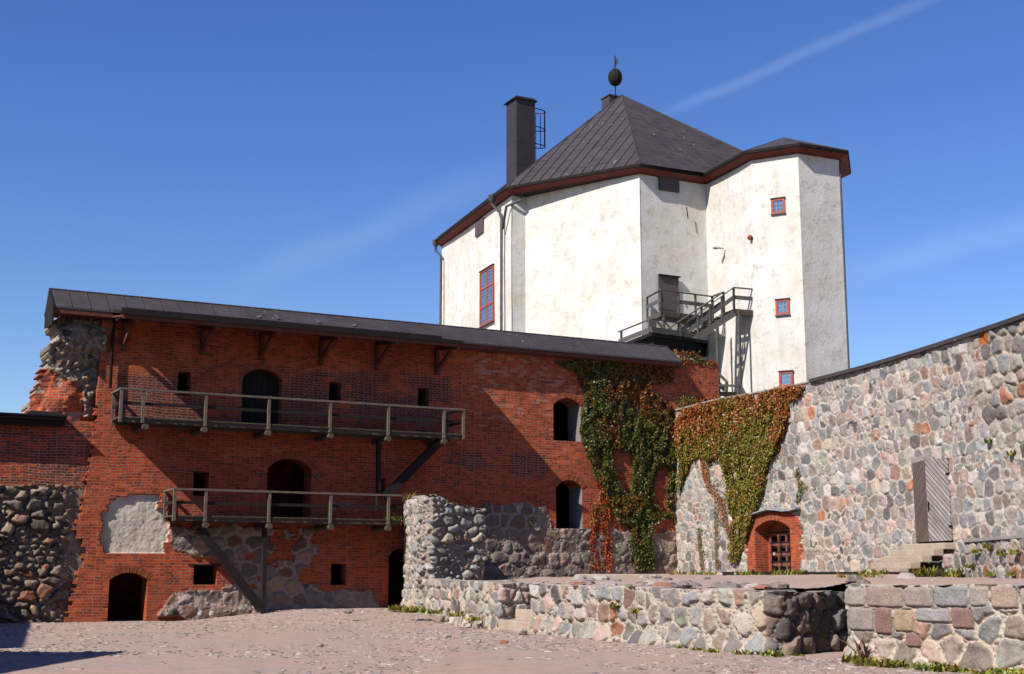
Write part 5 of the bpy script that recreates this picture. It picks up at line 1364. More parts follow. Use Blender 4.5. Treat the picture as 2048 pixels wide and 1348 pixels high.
# ================================================================== OUTSIDE WOODEN STAIR
ws = empty('wooden_stair', (10, 67, 9), 'grey wooden outside staircase with landings against the white tower', 'staircase')
ZR = 15.92; ZD = ZR - 1.08
L0 = onz(1297, 589, ZR); L1 = onz(1322, 580, ZR); L2 = onz(1424, 593, ZR); L3 = onz(1447, 584, ZR); L4 = onz(1467, 575, ZR); L5 = onz(1512, 579, ZR)
wallp = F3.w(0.25, .08, ZR)
def up(p, z): return Vector((p.x, p.y, z))
o13 = 1.45
fl_ = MB()
q0 = F3.w((Vector((L1.x, L1.y)) - F3.O).dot(F3.d), 0.05, 0); q1 = F3.w(4.2, 0.05, 0)
def slab(pts, z0, z1, mb):
    n = len(pts); mb.add([up(p, z0) for p in pts] + [up(p, z1) for p in pts], [tuple(range(n))[::-1], tuple(range(n, 2 * n))] + [(i, (i + 1) % n, n + (i + 1) % n, n + i) for i in range(n)])
W0 = F3.w(0.3, .06, 0); W1 = F3.w(4.15, .06, 0)
dirw = (L2 - L1).normalized()
slab([up(L1, 0), up(L2, 0), W1, W0], ZD - .10, ZD, fl_)
BL = L5 + (L3 - L4)            # back right corner of the landing
slab([up(L4, 0), up(L5, 0), up(BL, 0), up(L3, 0)], ZD - .11, ZD - .01, fl_)
fl_.beam(up(L1, ZD - .14), up(L2, ZD - .14), .06, .26); fl_.beam(up(L4, ZD - .16), up(L5, ZD - .16), .06, .28); fl_.beam(up(L1, ZD - .14), up(W0, ZD - .14), .05, .26)
fl_.beam(up(L5, ZD - .16), up(BL, ZD - .16), .06, .28)
fl_.build('landing', M['deck'], ws)
rails = MB(); posts = []
def rail(a, b, za, zb_, n=2, mid=True, ph=1.08):
    rails.beam(up(a, za), up(b, zb_), .12, .05)
    if mid: rails.beam(up(a, za - .5), up(b, zb_ - .5), .04, .2)
    for i in range(n):
        t = i / (n - 1) if n > 1 else 0; p = a.lerp(b, t); z = za + (zb_ - za) * t
        posts.append((up(p, z - ph - .18), up(p, z - .03)))
rail(L0 if False else W0, L1, ZR, ZR, 2); rail(L1, L2, ZR, ZR, 4); rail(L2, L3, ZR, ZR, 2, False); rail(L4, L5, ZR, ZR, 2); rail(L5, BL, ZR, ZR, 2)
# flight
zv = 12.62
E1 = onz(1347, 664, 13.5); E2 = onz(1334, 659, 13.5)
rail(L4, E1, ZR, 13.5, 6); rail(L3, E2, ZR, 13.5, 6)
rails.build('handrail', M['greenwood'], ws)
for a, b in posts: MB().beam(a, b, .09, .09).build('post', M['greenwood'], ws)
fs2 = MB(); nst = 9
dz_ = (ZD - zv) / nst
for i in range(nst):
    t = (i + .5) / nst; a = L4.lerp(E1, t); b = L3.lerp(E2, t); z = ZD - dz_ * (i + 0.6)
    dd = (E1 - L4); dd.z = 0; dd.normalize(); dd *= .115
    slab([up(a - dd, 0), up(b - dd, 0), up(b + dd, 0), up(a + dd, 0)], z - .05, z, fs2)
fs2.build('treads', M['deck'], ws)
sg = MB(); sg.beam(up(L4, ZD - .25), up(E1, zv - .15), .07, .30); sg.beam(up(L3, ZD - .25), up(E2, zv - .15), .07, .30); sg.build('stringers', M['greenwood'], ws)
for u, v0, v1, mid_ in ((1476, 630, 790, L4), (1430, 650, 790, None), (1324, 625, 662, L1)):
    if u == 1476: p = L4.lerp(L5, .2); zb_ = 8.5
    elif u == 1430: p = L2.lerp(L3, .2) + Vector((.05, -.4, 0)); zb_ = 8.5
    else: p = L1.lerp(L2, .04); zb_ = 12.4
    MB().beam(up(p, zb_), up(p, ZD - .1), .12, .12).build('support_post', M['greenwood'], ws)
# lower railing seen beyond the wall corner
lr = empty('lower_railing', (10, 63, 8), 'short dark wooden railing behind the wall corner under the stair', 'railing')
LZ = 9.9
def pt(u, v, Y):
    r = ray(u, v); t = Y / r[1]; return Vector((r[0] * t, Y, r[2] * t + EYE))
MB().beam(pt(1428, 738, 64), pt(1456, 766, 64), .07, .12).build('handrail', M['greenwood'], lr)
MB().beam(pt(1428, 770, 63.5), pt(1479, 772, 63.5), .07, .1).build('handrail', M['greenwood'], lr)
MB().beam(pt(1428, 787, 63.6), pt(1479, 789, 63.6), .05, .22).build('middle_rail', M['darkwood'], lr)
MB().beam(pt(1453, 766, 64), pt(1451, 815, 64), .12, .12).build('post', M['greenwood'], lr)
MB().beam(pt(1478, 770, 63.5), pt(1476, 815, 63.5), .12, .12).build('post', M['greenwood'], lr)
MB().beam(pt(1428, 758, 64.2), pt(1450, 780, 64.2), .07, .2).build('middle_rail', M['darkwood'], lr)
MB().beam(pt(1480, 770, 64.5), pt(1493, 795, 64.5), .05, .16).build('brace', M['greenwood'], lr)

# ================================================================== LOOKOUT PLATFORM
lk = empty('lookout_platform', (7.5, 62, 11), 'black flat roofed lookout block with rails between the brick wing and the tower', 'platform')
Ka = onz(1303, 663, 12.7); Kb = onz(1416, 680, 12.7); Kc = onz(1238, 688, 12.7)
Kd = Kb + (Kc - Ka)
cen0 = (Ka + Kb + Kc + Kd) / 4
k_ = MB(); slab([Ka, Kb, Kd, Kc], 12.52, 12.68, k_); slab([cen0 + (q - cen0) * .86 for q in (Ka, Kb, Kd, Kc)], 12.1, 12.52, k_);  # lower inset block put in for the dark shade under the slab
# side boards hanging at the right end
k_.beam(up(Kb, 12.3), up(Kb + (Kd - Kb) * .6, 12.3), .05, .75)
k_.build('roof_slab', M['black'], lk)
cen = (Ka + Kb + Kc + Kd) / 4
def shr(p, f): return cen + (p - cen) * f
KA, KB_, KC, KD = [shr(p, .52) for p in (Ka, Kb, Kc, Kd)]
PK = Path([(KC.x, KC.y), (KA.x, KA.y), (KB_.x, KB_.y)])
panel('stone_base', PK, 0, PK.s[-1], 9.5, 12.1, 0.04, terr(70, .4, .3, jit=.7, mort=(.42, .37, .32), bulge=.08), M['stone'], lk, 0.4)
z0_ = 12.68
for p in (Ka.lerp(Kc, .06), Ka.lerp(Kc, .92), Ka.lerp(Kb, .50)): MB().beam(up(p, z0_), up(p, z0_ + .62), .09, .09).build('post', M['greenwood'], lk)
MB().beam(up(Ka, z0_ + .62), up(Kc, z0_ + .62), .08, .05).build('handrail', M['greenwood'], lk)
MB().beam(up(Ka, z0_ + .62), up(Ka.lerp(Kb, .62), z0_ + .62), .08, .05).build('handrail', M['greenwood'], lk)
MB().beam(up(Ka, z0_ + .14), up(Kc, z0_ + .14), .05, .22).build('toe_board', M['greenwood'], lk)
MB().beam(up(Ka, z0_ + .14), up(Ka.lerp(Kb, .7), z0_ + .14), .05, .22).build('toe_board', M['greenwood'], lk)
# sloping rubble shoulder between roof end and platform
shl = panel('rubble_shoulder', Path([tuple(A.w(20.6, -2.3, 0).xy), tuple(A.w(25.6, -1.6, 0).xy)]), 0, 5, 10.5, lambda s: 11.75 - 0.06 * np.asarray(s) + .1 * vnoise(np.asarray(s) * 3, np.asarray(s) * 0, 1), 0.04, terr(71, .35, .25, jit=.7, mort=(.45, .40, .35), bulge=.06), M['stone'], None, 2.2)
tag(shl, 'grey rubble shoulder of masonry just under the black lookout slab', 'wall')

# ================================================================== BUILDINGS BEHIND THE CAMERA'S LEFT EDGE (they cast the shadows on the court)
def offbuild(fr, s0, s1, o0, o1_, h, label, name):
    e = empty(name, fr.w((s0 + s1) / 2, (o0 + o1_) / 2, 0), label, 'building')
    MB().fbox(fr, s0, s1, o0, o1_, 0, h).build('wall', M['brick'], e)
    m_ = (o0 + o1_) / 2; rr = MB(); rr.add([fr.w(s0 - .3, o1_ + .0, h - .02), fr.w(s1 + .0, o1_ + .0, h - .02), fr.w(s1 + .0, o0 - .0, h - .02), fr.w(s0 - .3, o0 - .0, h - .02), fr.w(s0 - .3, m_, h + .02), fr.w(s1 + .0, m_, h + .02)],
        [(0, 1, 5, 4), (2, 3, 4, 5), (1, 2, 5), (3, 0, 4), (0, 3, 2, 1)]); rr.build('roof', M['roof'], e)
k1 = SUN.x / SUN.z, SUN.y / SUN.z
H1 = 7.0
c1 = Vector((-8.1 + k1[0] * H1, 29.3 + k1[1] * H1))
offbuild(Frame((c1.x, c1.y), (-0.996, 0.085)), 0, 8, 0, 9, H1, 'brick gatehouse standing left of the view', 'gatehouse') if False else None
fo = Frame((c1.x, c1.y), (0.04, 1.0))
offbuild(fo, -9, 0, -7, 0, H1, 'brick gatehouse outside the view at left', 'gatehouse')
p0_, p1_ = Vector((-11.0, 31.2)), Vector((-16.7, 48.0)); H2 = 8.0
sh = Vector((k1[0] * H2, k1[1] * H2)); fo2 = Frame(tuple(p0_ + sh), (p1_ - p0_))
# unseen wing and side wall, added to block sky fill on the brick facade
offbuild(Frame((40, -9.0), (-1, 0)), 0, 75, -6, 0, 10.5, 'unseen long brick wing added behind the camera to cut sky light on the facade', 'sky_blocker_wing')
offbuild(Frame((15.75, 26.5), (0.16, -0.99)), 0, 36, -1.5, 0, 8.8, 'unseen run of curtain wall added along the right side to block low sky light', 'sky_blocker_wall')
offbuild(fo2, 0.0, 17.5, -1.4, 0, H2, 'high brick precinct wall outside the view at left', 'precinct_wall')

# ================================================================== CREEPERS
GRN = np.array([(0.055, 0.095, 0.014), (0.10, 0.145, 0.020), (0.16, 0.175, 0.028), (0.13, 0.11, 0.022)])
RED = np.array([(0.30, 0.055, 0.018), (0.36, 0.11, 0.020), (0.25, 0.10, 0.020), (0.20, 0.035, 0.012), (0.30, 0.17, 0.025)])
def creeper(name, path, polys, n, seed, redf, label, depth=0.32, size=(0.055, 0.11), group=None, clump=0.42, obase=0.03, hang=None, bright=1.0, gt=(1, 1, 1), rt=(1, 1, 1)):
    """many small leaves spread through a shaggy layer in front of a wall; polys in (s,z)"""
    r = np.random.default_rng(seed)
    P = np.array([q for pl in polys for q in pl]); s0, z0 = P.min(0); s1, z1 = P.max(0)
    S = s0 + (s1 - s0) * r.random(n * 6); Z = z0 + (z1 - z0) * r.random(n * 6)
    wS = S + 0.35 * (fbm(S * 2.0, Z * 2.0, seed) - .5); wZ = Z + 0.35 * (fbm(S * 2 + 30, Z * 2.0, seed + 1) - .5)
    k = np.zeros(len(S), bool)
    for pl in polys: k |= inpoly(wS, wZ, pl)
    cl = fbm(S * 1.4, Z * 0.8, seed + 2, 4); fine = fbm(S * 5, Z * 3.4, seed + 3, 3)
    k &= (0.65 * cl + 0.35 * fine) > clump + 0.10 * (r.random(len(S)) - .5)
    S, Z, cl, fine = S[k][:n], Z[k][:n], cl[k][:n], fine[k][:n]; n = len(S)
    x, y, nx, ny = path.at(S)
    k2_ = r.random(n) < 0.3
    o = obase + np.where(k2_, 0.25, 1.0) * depth * np.clip((0.55 * cl + 0.45 * fine - clump) / 0.28, 0.06, 1) * (0.25 + 0.75 * r.random(n))
    c = np.stack([x + nx * o, y + ny * o, Z + 0.03 * r.standard_normal(n)], -1)
    N = np.stack([nx, ny, np.zeros(n)], -1) + 0.55 * r.standard_normal((n, 3)) + np.array((0, 0, 0.35))
    N /= np.linalg.norm(N, axis=1)[:, None]
    down = np.array((0, 0, -1.0)) + 0.5 * r.standard_normal((n, 3)); T = down - (down * N).sum(1)[:, None] * N; T /= np.linalg.norm(T, axis=1)[:, None]
    B = np.cross(N, T); a = (size[0] + (size[1] - size[0]) * r.random(n))[:, None]
    w_ = a * (0.33 + 0.12 * r.random((n, 1)))
    p0 = c - T * a * .5; p1 = c + B * w_ + N * a * .08; p2 = c + T * a * .55 - N * a * .1; p3 = c - B * w_ + N * a * .08
    V = np.stack([p0, p1, p2, p3], 1).reshape(-1, 3); F = np.arange(n * 4).reshape(n, 4)
    rf_ = smooth(0.08, 0.92, redf(S, Z) + 1.3 * (fbm(S * 1.3, Z * 1.3, seed + 4) - .5)); isr = r.random(n) < rf_
    g = GRN[r.integers(0, 4, n)]; rd = RED[r.integers(0, 5, n)]
    C = np.where(isr[:, None], rd * np.array(rt), g * np.array((1.15, 1.05, 1)) * np.array(gt)) * (0.7 + 0.7 * r.random((n, 1))) * bright
    C = np.repeat(C, 4, 0)
    me = bpy.data.meshes.new(name); me.vertices.add(len(V)); me.vertices.foreach_set('co', V.astype(np.float32).ravel())
    me.loops.add(n * 4); me.loops.foreach_set('vertex_index', F.astype(np.int32).ravel()); me.polygons.add(n)
    me.polygons.foreach_set('loop_start', np.arange(0, n * 4, 4, dtype=np.int32)); me.polygons.foreach_set('loop_total', np.full(n, 4, np.int32))
    ca = me.color_attributes.new('col', 'FLOAT_COLOR', 'POINT'); ca.data.foreach_set('color', np.concatenate([C, np.ones((len(C), 1))], 1).astype(np.float32).ravel())
    me.update(calc_edges=True); me.materials.append(M['leaf'])
    root = empty(name, (float(x.mean()), float(y.mean()), float(Z.min())), label, 'creeper', group)
    fo_ = bpy.data.objects.new('foliage', me); COL.objects.link(fo_); adopt(fo_, root)
    # woody stems running up the wall inside the foliage
    for pl in polys:
        q = np.array(pl); zb_, zt_ = q[:, 1].min(), q[:, 1].max()
        for i in range(3 if (zt_ - zb_) > 1.5 else 1):
            zz_ = np.linspace(zb_ + .05, zb_ + (zt_ - zb_) * .9, 9); pts = []
            ph = r.random() * 6
            for z in zz_:
                xs_ = []
                for a_, b_ in zip(q, np.roll(q, -1, 0)):
                    if (a_[1] > z) != (b_[1] > z): xs_.append(a_[0] + (z - a_[1]) / (b_[1] - a_[1]) * (b_[0] - a_[0]))
                if len(xs_) < 2: continue
                m_ = min(xs_) + (max(xs_) - min(xs_)) * (0.3 + 0.2 * i + 0.06 * math.sin(3 * z + ph)); X, Y, NX, NY = path.at(np.array([m_]))
                pts.append((X[0] + NX[0] * .07, Y[0] + NY[0] * .07, z))
            if len(pts) > 2: MB().tube(pts, [0.022 - 0.0015 * j for j in range(len(pts))], 5).build('stem', M['wood'], root)
    return root
PX = lambda pts: [A.px(u, v, .15) for u, v in pts]
ivy1 = [PX([(1110, 722), (1250, 716), (1352, 728), (1345, 762), (1300, 772), (1300, 900), (1262, 905), (1228, 890), (1222, 925), (1245, 985), (1278, 1030), (1258, 1052), (1235, 1042), (1220, 995), (1198, 960), (1176, 905), (1163, 860), (1168, 785), (1150, 745)]),
        PX([(1240, 790), (1300, 775), (1345, 818), (1364, 835), (1362, 900), (1335, 925), (1316, 945), (1310, 1000), (1332, 1028), (1356, 1000), (1352, 1028), (1325, 1045), (1302, 1050), (1314, 1142), (1270, 1142), (1262, 1060), (1262, 990), (1266, 940), (1262, 880)]),
        PX([(1332, 900), (1364, 880), (1362, 1000), (1350, 1045), (1336, 1005)])]
z_of = lambda v: A.px(1240, v)[1]
creeper('creeper', PA, ivy1, 44000, 2, lambda S, Z: 0.16 + 0.42 * smooth(z_of(960), z_of(820), Z) * smooth(P0(1170, 900)[0], P0(1330, 900)[0], S) + 0.22 * smooth(z_of(900), z_of(760), Z),
        'large dark green creeper hanging from the eave down the brick wing', 0.28, (0.065, 0.12), clump=0.315, bright=0.72)
creeper('creeper', PA, [PX([(1180, 1010), (1215, 1000), (1222, 1060), (1226, 1143), (1180, 1143), (1184, 1070)]), PX([(1190, 960), (1212, 955), (1218, 1010), (1200, 1010)])], 2300, 5, lambda S, Z: 0.55 + 0.5 * smooth(z_of(1050), z_of(1090), Z) * -0 + 0.45 * smooth(z_of(1030), z_of(1120), Z),
        'narrow bright red creeper strand beside the lower arched window', 0.18, (0.06, 0.11), clump=0.33, bright=1.35, rt=(1.05, .55, .8))
creeper('creeper', PA, [PX([(1348, 700), (1380, 702), (1430, 716), (1432, 726), (1400, 728), (1375, 722), (1362, 740), (1346, 722)]), PX([(1350, 790), (1440, 792), (1436, 812), (1350, 820)])], 900, 8, lambda S, Z: 0.55 + 0 * S,
        'small creeper fringe on top of the brick wall end below the lookout', 0.3, (0.06, 0.11), clump=0.34)
WX = lambda pts: [PW.px(u, v, .1) for u, v in pts]
zw = lambda v: PW.px(1480, v)[1]
ivy2 = [WX([(1357, 822), (1430, 801), (1520, 785), (1612, 768), (1606, 790), (1580, 805), (1572, 850), (1556, 900), (1535, 935), (1525, 980), (1510, 1040), (1494, 1080), (1475, 1128), (1462, 1120), (1462, 1040), (1452, 980), (1448, 930), (1432, 915), (1415, 925), (1400, 905), (1385, 920), (1368, 960), (1358, 990), (1357, 900)])]
creeper('creeper', PW, ivy2, 42000, 12, lambda S, Z: 0.05 + 0.55 * smooth(zw(900), zw(815), Z) + 0.30 * smooth(PW.px(1520, 850)[0], PW.px(1570, 850)[0], S) + 0.25 * smooth(PW.px(1440, 850)[0], PW.px(1380, 850)[0], S),
        'big red and olive creeper spilling over the top of the fieldstone curtain wall', 0.30, (0.065, 0.11), clump=0.28, bright=1.0, gt=(1.35, 1.02, 0.8))
creeper('creeper', PW, [WX([(1398, 900), (1415, 925), (1420, 960), (1440, 990), (1455, 1030), (1462, 1075), (1470, 1110), (1462, 1112), (1452, 1060), (1436, 1015), (1412, 975), (1402, 950)])], 900, 15, lambda S, Z: 0.9 + 0 * S,
        'thin slanting red strand of creeper left of the gate', 0.10, (0.05, 0.09), clump=0.26, bright=1.2)
for i, (pts, lab, rr) in enumerate([
        ([(1393, 1055), (1400, 1048), (1404, 1100), (1412, 1143), (1398, 1143), (1394, 1100)], 'yellow green creeper strand low on the curtain wall near its inner corner', .35),
        ([(1424, 1010), (1432, 1015), (1438, 1070), (1436, 1140), (1428, 1140), (1426, 1080)], 'thin green creeper strand midway between the inner corner and the gate', .2),
        ([(1592, 935), (1604, 960), (1615, 975), (1600, 985), (1596, 1005), (1588, 1000), (1594, 970), (1588, 950)], 'small green tuft growing high above the gate on the curtain wall', .1)]):
    creeper('creeper', PW, [WX(pts)], 260, 20 + i, lambda S, Z, q=rr: q + 0 * S, lab, 0.07, (0.05, 0.09), clump=0.25)
# bare woody stems at the foot of the large creeper
bs = MB()
for i, (pp) in enumerate(([(1290, 1060), (1300, 1080), (1298, 1100), (1312, 1125), (1306, 1143)], [(1296, 1050), (1302, 1075), (1318, 1100), (1315, 1143)], [(1292, 1085), (1285, 1110), (1296, 1143)])):
    pts = []
    for u, v in pp: s, z = A.px(u, v, .12); pts.append(A.w(s, .12, z))
    bs.tube(pts, .022, 5)
tag(bs.build('bare_stem', M['wood']), 'bare pale woody stems at the foot of the large creeper', 'stem')

# ================================================================== WEEDS, LOOSE STONES, BIRDS
def weed(x, y, z, R, H, n, seed, label, group='green weeds at the foot of the walls', col=None, red=0.03):
    r = np.random.default_rng(seed); V = []; F = []; C = []
    n = int(n * .62)
    for i in range(n):
        a = r.random() * 6.28; d = R * math.sqrt(r.random()); bx, by = x + d * math.cos(a) * 1.0, y + d * math.sin(a)
        L = H * (0.4 + 0.7 * r.random()); wv = 0.010 + 0.020 * r.random(); le = r.random() * 6.28; lean = 0.3 + 0.8 * r.random()
        tx, ty = math.cos(le), math.sin(le); b = len(V); c = (GRN[r.integers(0, 4)] * np.array((1.75, 1.5, 1.3)) if r.random() > red else RED[2]) * (0.7 + 0.7 * r.random())
        if col is not None: c = np.array(col) * (0.7 + .6 * r.random())
        for k in range(4):
            t = k / 3; hw = wv * (1, 1.5, 1.2, .15)[k]; px_ = bx + tx * lean * L * t * t; py_ = by + ty * lean * L * t * t; pz_ = z - .02 + L * t * (1 - .25 * t * lean)
            V += [(px_ - ty * hw, py_ + tx * hw, pz_), (px_ + ty * hw, py_ - tx * hw, pz_)]; C += [c, c]
        for k in range(3): F.append((b + 2 * k, b + 2 * k + 1, b + 2 * k + 3, b + 2 * k + 2))
    me = bpy.data.meshes.new('weed'); me.from_pydata(V, [], F)
    ca = me.color_attributes.new('col', 'FLOAT_COLOR', 'POINT'); ca.data.foreach_set('color', np.concatenate([np.array(C), np.ones((len(C), 1))], 1).astype(np.float32).ravel())
    me.materials.append(M['leaf']); o = bpy.data.objects.new('weed', me); COL.objects.link(o); tag(o, label, 'weed', group); return o
def gpt(u, v, z=0.0):
    p = onz(u, v, z)
    for _ in range(3): p = onz(u, v, zat(p.x, p.y))
    return p
for i, (u, v, R, H, n, lab) in enumerate([
        (795, 1220, .35, .26, 120, 'bushy weed at the dark low doorway left of the round stub wall'),
        (830, 1224, .42, .28, 170, 'widest weed clump under the lit side of the round stub wall'),
        (868, 1226, .28, .18, 80, 'weed under the right half of the round stub wall'),
        (912, 1232, .28, .20, 80, 'short weed at the far end of the terrace wall'),
        (945, 1240, .30, .16, 70, 'flat weed left of the notch in the terrace wall'),
        (975, 1249, .28, .22, 90, 'weed just left of the notch steps'),
        (1085, 1262, .25, .12, 50, 'sparse low weed just right of the notch steps'),
        (1125, 1268, .22, .10, 40, 'tiny weed under the terrace wall a little right of the notch'),
        (1362, 1296, .14, .12, 50, 'small round weed under the middle of the terrace wall'),
        (1392, 1300, .12, .10, 36, 'smallest weed tuft under the middle of the terrace wall'),
        (1422, 1304, .18, .12, 60, 'low weed tuft beneath the sunlit right half of the terrace wall'),
        (1490, 1308, .30, .14, 110, 'long flat weed near the corner of the terrace wall'),
        (1545, 1313, .24, .17, 110, 'weed at the sunlit corner of the terrace wall'),
        (1600, 1312, .14, .08, 30, 'thin weed in front of the dark boulders'),
        (1700, 1326, .16, .22, 70, 'upright weed at the left end of the nearest stone wall'),
        (1755, 1332, .42, .20, 260, 'broad bright weed mat under the nearest stone wall'),
        (1800, 1335, .25, .16, 120, 'right neighbour of the broad weed mat under the nearest stone wall'),
        (1870, 1340, .40, .18, 240, 'second broad weed mat further right under the nearest stone wall'),
        (1915, 1344, .20, .12, 80, 'small weed between the last two mats of the nearest stone wall'),
        (2000, 1348, .50, .14, 220, 'dense low weed mat at the bottom right corner'),
        (318, 1240, .12, .10, 40, 'little weed at the right jamb of the small cellar door')]):
    p = gpt(u, v); dx = .05; weed(p.x - .0, p.y - 0.05, p.z, R, H, n, 100 + i, lab)
def on_path(P, s, o=0.05): x, y, nx, ny = P.at(np.array([s])); return x[0] + nx[0] * o, y[0] + ny[0] * o
# dead stalk by the nearest wall, tufts on top of the stub wall and on the terrace
p = gpt(1722, 1322); weed(p.x, p.y - .05, p.z, .10, .62, 22, 150, 'tall dry brown stalk at the left end of the nearest stone wall', 'dry stalks', (0.16, 0.09, 0.05))
weed(-3.9, 52.0, 4.4, .35, .42, 120, 151, 'dry yellow grass on top of the round stub wall', 'dry stalks', (0.26, 0.17, 0.06))
weed(-4.5, 52.0, 3.5, .3, .5, 120, 152, 'green bush tuft between lower gallery and stub wall', 'green weeds at the foot of the walls')
for i, (x, y, R, H, n, lab) in enumerate([(9.2, 45.5, .6, .30, 170, 'grass tuft on the terrace below the iron gate'), (6.9, 52.5, .9, .22, 190, 'flat grass patch on the terrace by the curtain wall corner'),
        (8.2, 47.5, .5, .26, 120, 'grass tuft left of the iron gate on the terrace'), (10.7, 40.6, .5, .26, 130, 'terrace grass in front of the door steps'), (11.6, 38.6, .35, .42, 170, 'taller green weed beside the lowest door step'),
        (9.8, 38.9, .7, .22, 140, 'dry tinted grass halfway between gate and door steps'), (11.9, 36.9, .3, .4, 110, 'weed at the corner of the mossy retaining wall')]):
    weed(x, y, float(tz(np.array([x]), np.array([y]))[0]), R, H, n, 200 + i, lab, 'grass tufts on the terrace', red=.15)
# moss and creeping green on the upper retaining wall, and tufts on walls
for i, (u, v) in enumerate(((1960, 1105), (1985, 1095), (2010, 1110), (2040, 1108), (1948, 1135), (1990, 1150), (2035, 1150))):
    q = PU.px(u, v)
    if q is None: continue
    x, y = on_path(PU, q[0], .06); weed(x, y, q[1], .16, .16, 60, 240 + i, 'creeping green weed growing from joints of the mossy retaining wall', 'weeds in the joints of the retaining wall')
for i, (P_, u, v, lab) in enumerate(((PD2, 1280, 1225, 'weed in a joint of the terrace wall under its far end'), (PD2, 1237, 1215, 'little weed in a joint just left of the other joint weed'), (PW, 1985, 885, 'green moss tuft high on the curtain wall near the right edge'), (PW, 2030, 910, 'green moss tuft at the right edge of the curtain wall'), (PP, 905, 1075, 'green tuft in the shaded face of the round stub wall'))):
    q = P_.px(u, v)
    if q is None: continue
    x, y = on_path(P_, q[0], .1); weed(x, y, q[1], .12, .18, 50, 260 + i, lab, 'weeds growing from wall joints')
def rock(u, v, w_, h_, mat, seed, label, name='loose_stone'):
    p = gpt(u, v); m = p.y / 2741.0; o = MB().blob((p.x, p.y, p.z + h_ * m * .35), w_ * m / 2, w_ * m / 2.6, h_ * m / 1.6, seed, 10, 6, .3, seed).build(name, mat, None); tag(o, label, 'stone'); return o
rock(697, 1226, 19, 9, M['boulder'], 3, 'dark pointed stone lying in front of the lower gallery')
rock(410, 1258, 9, 5, M['boulder'], 5, 'small black stone in the courtyard below the square opening')
rock(77, 1256, 7, 5, M['boulder_red'], 6, 'little red brick piece on the gravel at far left')
rock(643, 1294, 9, 6, M['boulder'], 7, 'small grey stone in the middle of the courtyard')
rock(679, 1246, 9, 4, M['boulder_pale'], 8, 'small pale stone just before the dark pointed one')
rock(834, 1240, 9, 9, M['boulder_pale'], 9, 'pinkish stone in front of the round stub wall')
rock(884, 1241, 13, 9, M['boulder'], 10, 'grey angular stone in front of the stub wall')
rock(895, 1242, 9, 5, M['boulder_red'], 11, 'reddish stone touching the grey angular one')
rock(895, 1277, 22, 9, M['boulder_pale'], 12, 'pale low stone embedded in the courtyard centre')
rock(958, 1285, 9, 5, M['boulder_pale'], 13, 'small white stone right of the embedded pale stone')
rock(1045, 1270, 30, 12, M['boulder_pale'], 14, 'broad pale rubble lump in front of the notch steps')
rock(1007, 1288, 22, 7, M['boulder_red'], 15, 'flat pinkish stone below the pale rubble lump')
rock(1192, 1302, 5, 5, M['boulder'], 16, 'tiny dark pebble in front of the terrace wall')
for i in range(11):   # rubble along the foot of the brick wing
    u = 335 + i * 17 + random.uniform(-5, 5); rock(u, 1236 - i * 1.6 + random.uniform(-1, 2), random.uniform(8, 20), random.uniform(5, 9), random.choice([M['boulder_pale'], M['boulder']]), 30 + i, 'rubble stone lying at the foot of the brick wing').update_tag()
for o in bpy.data.objects:
    if o.get('label') == 'rubble stone lying at the foot of the brick wing': o['group'] = 'rubble stones along the brick wing'
rr = random.Random(9)
for i in range(70):   # loose stones on the terrace edge
    t = rr.random(); y = 28.5 + 17 * t; e = float(np.interp(y, [28.1, 32.1, 38.8, 43.6], [5.6, 3.4, 0.8, -1.3])); x = e + rr.uniform(.35, 1.3) if i % 3 else e + rr.uniform(.5, 5.5)
    if not inpoly(np.array([x]), np.array([y]), TP)[0]: continue
    z = float(tz(np.array([x]), np.array([y]))[0]); a = rr.uniform(.09, .28)
    o = MB().blob((x, y, z + a * .1), a, a * .8, a * .42, i + 60, 9, 5, .3, rr.random() * 6).build('loose_stone', rr.choice([M['boulder'], M['boulder_pale'], M['boulder'], M['boulder_pale'], M['boulder'], M['boulder_pale'], M['boulder_red']]), None)
    tag(o, 'loose rubble stone lying on the terrace behind its wall', 'stone', 'loose stones on the terrace')
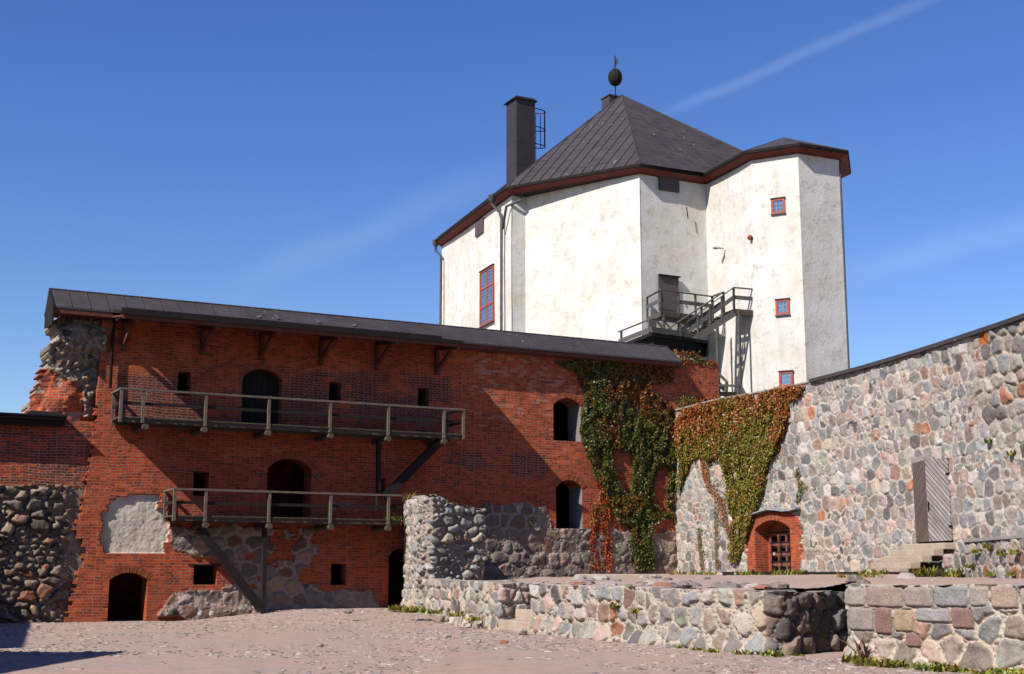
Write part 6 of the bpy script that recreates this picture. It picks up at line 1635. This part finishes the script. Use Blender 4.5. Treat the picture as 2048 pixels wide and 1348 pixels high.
def bird(u, v, label, face=1):
    s, _ = A.px(u, v, WO); c = A.w(s, WO - .02, WZ + .20)
    d3 = Vector((A.d.x, A.d.y, 0)) * face; mb = MB()
    body_ = [(-.15, .10, .012), (-.08, .09, .04), (-.01, .10, .062), (.05, .13, .055), (.085, .175, .032), (.10, .205, .03), (.12, .21, .018), (.145, .20, .004)]
    mb.tube([c + d3 * a + Vector((0, 0, b)) for a, b, _ in body_], [r_ for _, _, r_ in body_], 8)
    for k in (-.02, .02): mb.tube([c + Vector((A.n.x, A.n.y, 0)) * k + Vector((0, 0, .07)), c + Vector((A.n.x, A.n.y, 0)) * k], .006, 4)
    tag(mb.build('pigeon', M['bird'], None, smooth=True), label, 'bird', 'pigeons on the canopy gutter')
bird(521, 640, 'dark pigeon standing leftmost on the canopy gutter'); bird(557, 647, 'crouching pigeon second from left on the gutter', -1)
bird(639, 655, 'dark pigeon third from left on the gutter', -1); bird(711, 660, 'greyish pigeon rightmost on the canopy gutter')

# ------------------------------------------------------------------ overall reflectance of each material (measured against the photo in sun and shade alike)
ALB = dict(brick_and_fieldstone=0.68, fieldstone=0.64, arch_bricks=0.60, limewashed_plaster=0.64, pink_grey_gravel=0.71, coloured_stones=0.68,
           rough_grey_plaster=0.62, weathered_grey_wood=0.36, grey_green_stair_wood=0.36, mossy_deck_wood=0.4, dark_tarred_wood=0.25, red_brown_boards=1.15,
           brown_black_sheet_metal=0.48, dark_chimney_sheet=0.5, black_painted_metal=0.6, sandstone_step=0.64, grey_coping_stone=0.62, lead_flashing=0.65,
           creeper_leaves=0.78, loose_stone=0.62, pale_loose_stone=0.62, red_loose_stone=0.62, brown_diagonal_planks=0.6, grey_diagonal_planks=0.62,
           red_window_paint=0.7, oxide_red_iron=0.65, brown_sheet_shutter=0.65, dark_painted_interior=0.5)
for m in bpy.data.materials:
    if not m.use_nodes or m.name not in ALB: continue
    t = m.node_tree; k = ALB[m.name]
    for nd in list(t.nodes):
        if nd.type in ('BSDF_PRINCIPLED', 'BSDF_TRANSLUCENT'):
            s_ = nd.inputs['Base Color'] if nd.type == 'BSDF_PRINCIPLED' else nd.inputs['Color']
            if s_.is_linked:
                src = s_.links[0].from_socket; r_ = mix(t, 1.0, src, (k, k, k), 'MULTIPLY'); t.links.new(r_, s_)
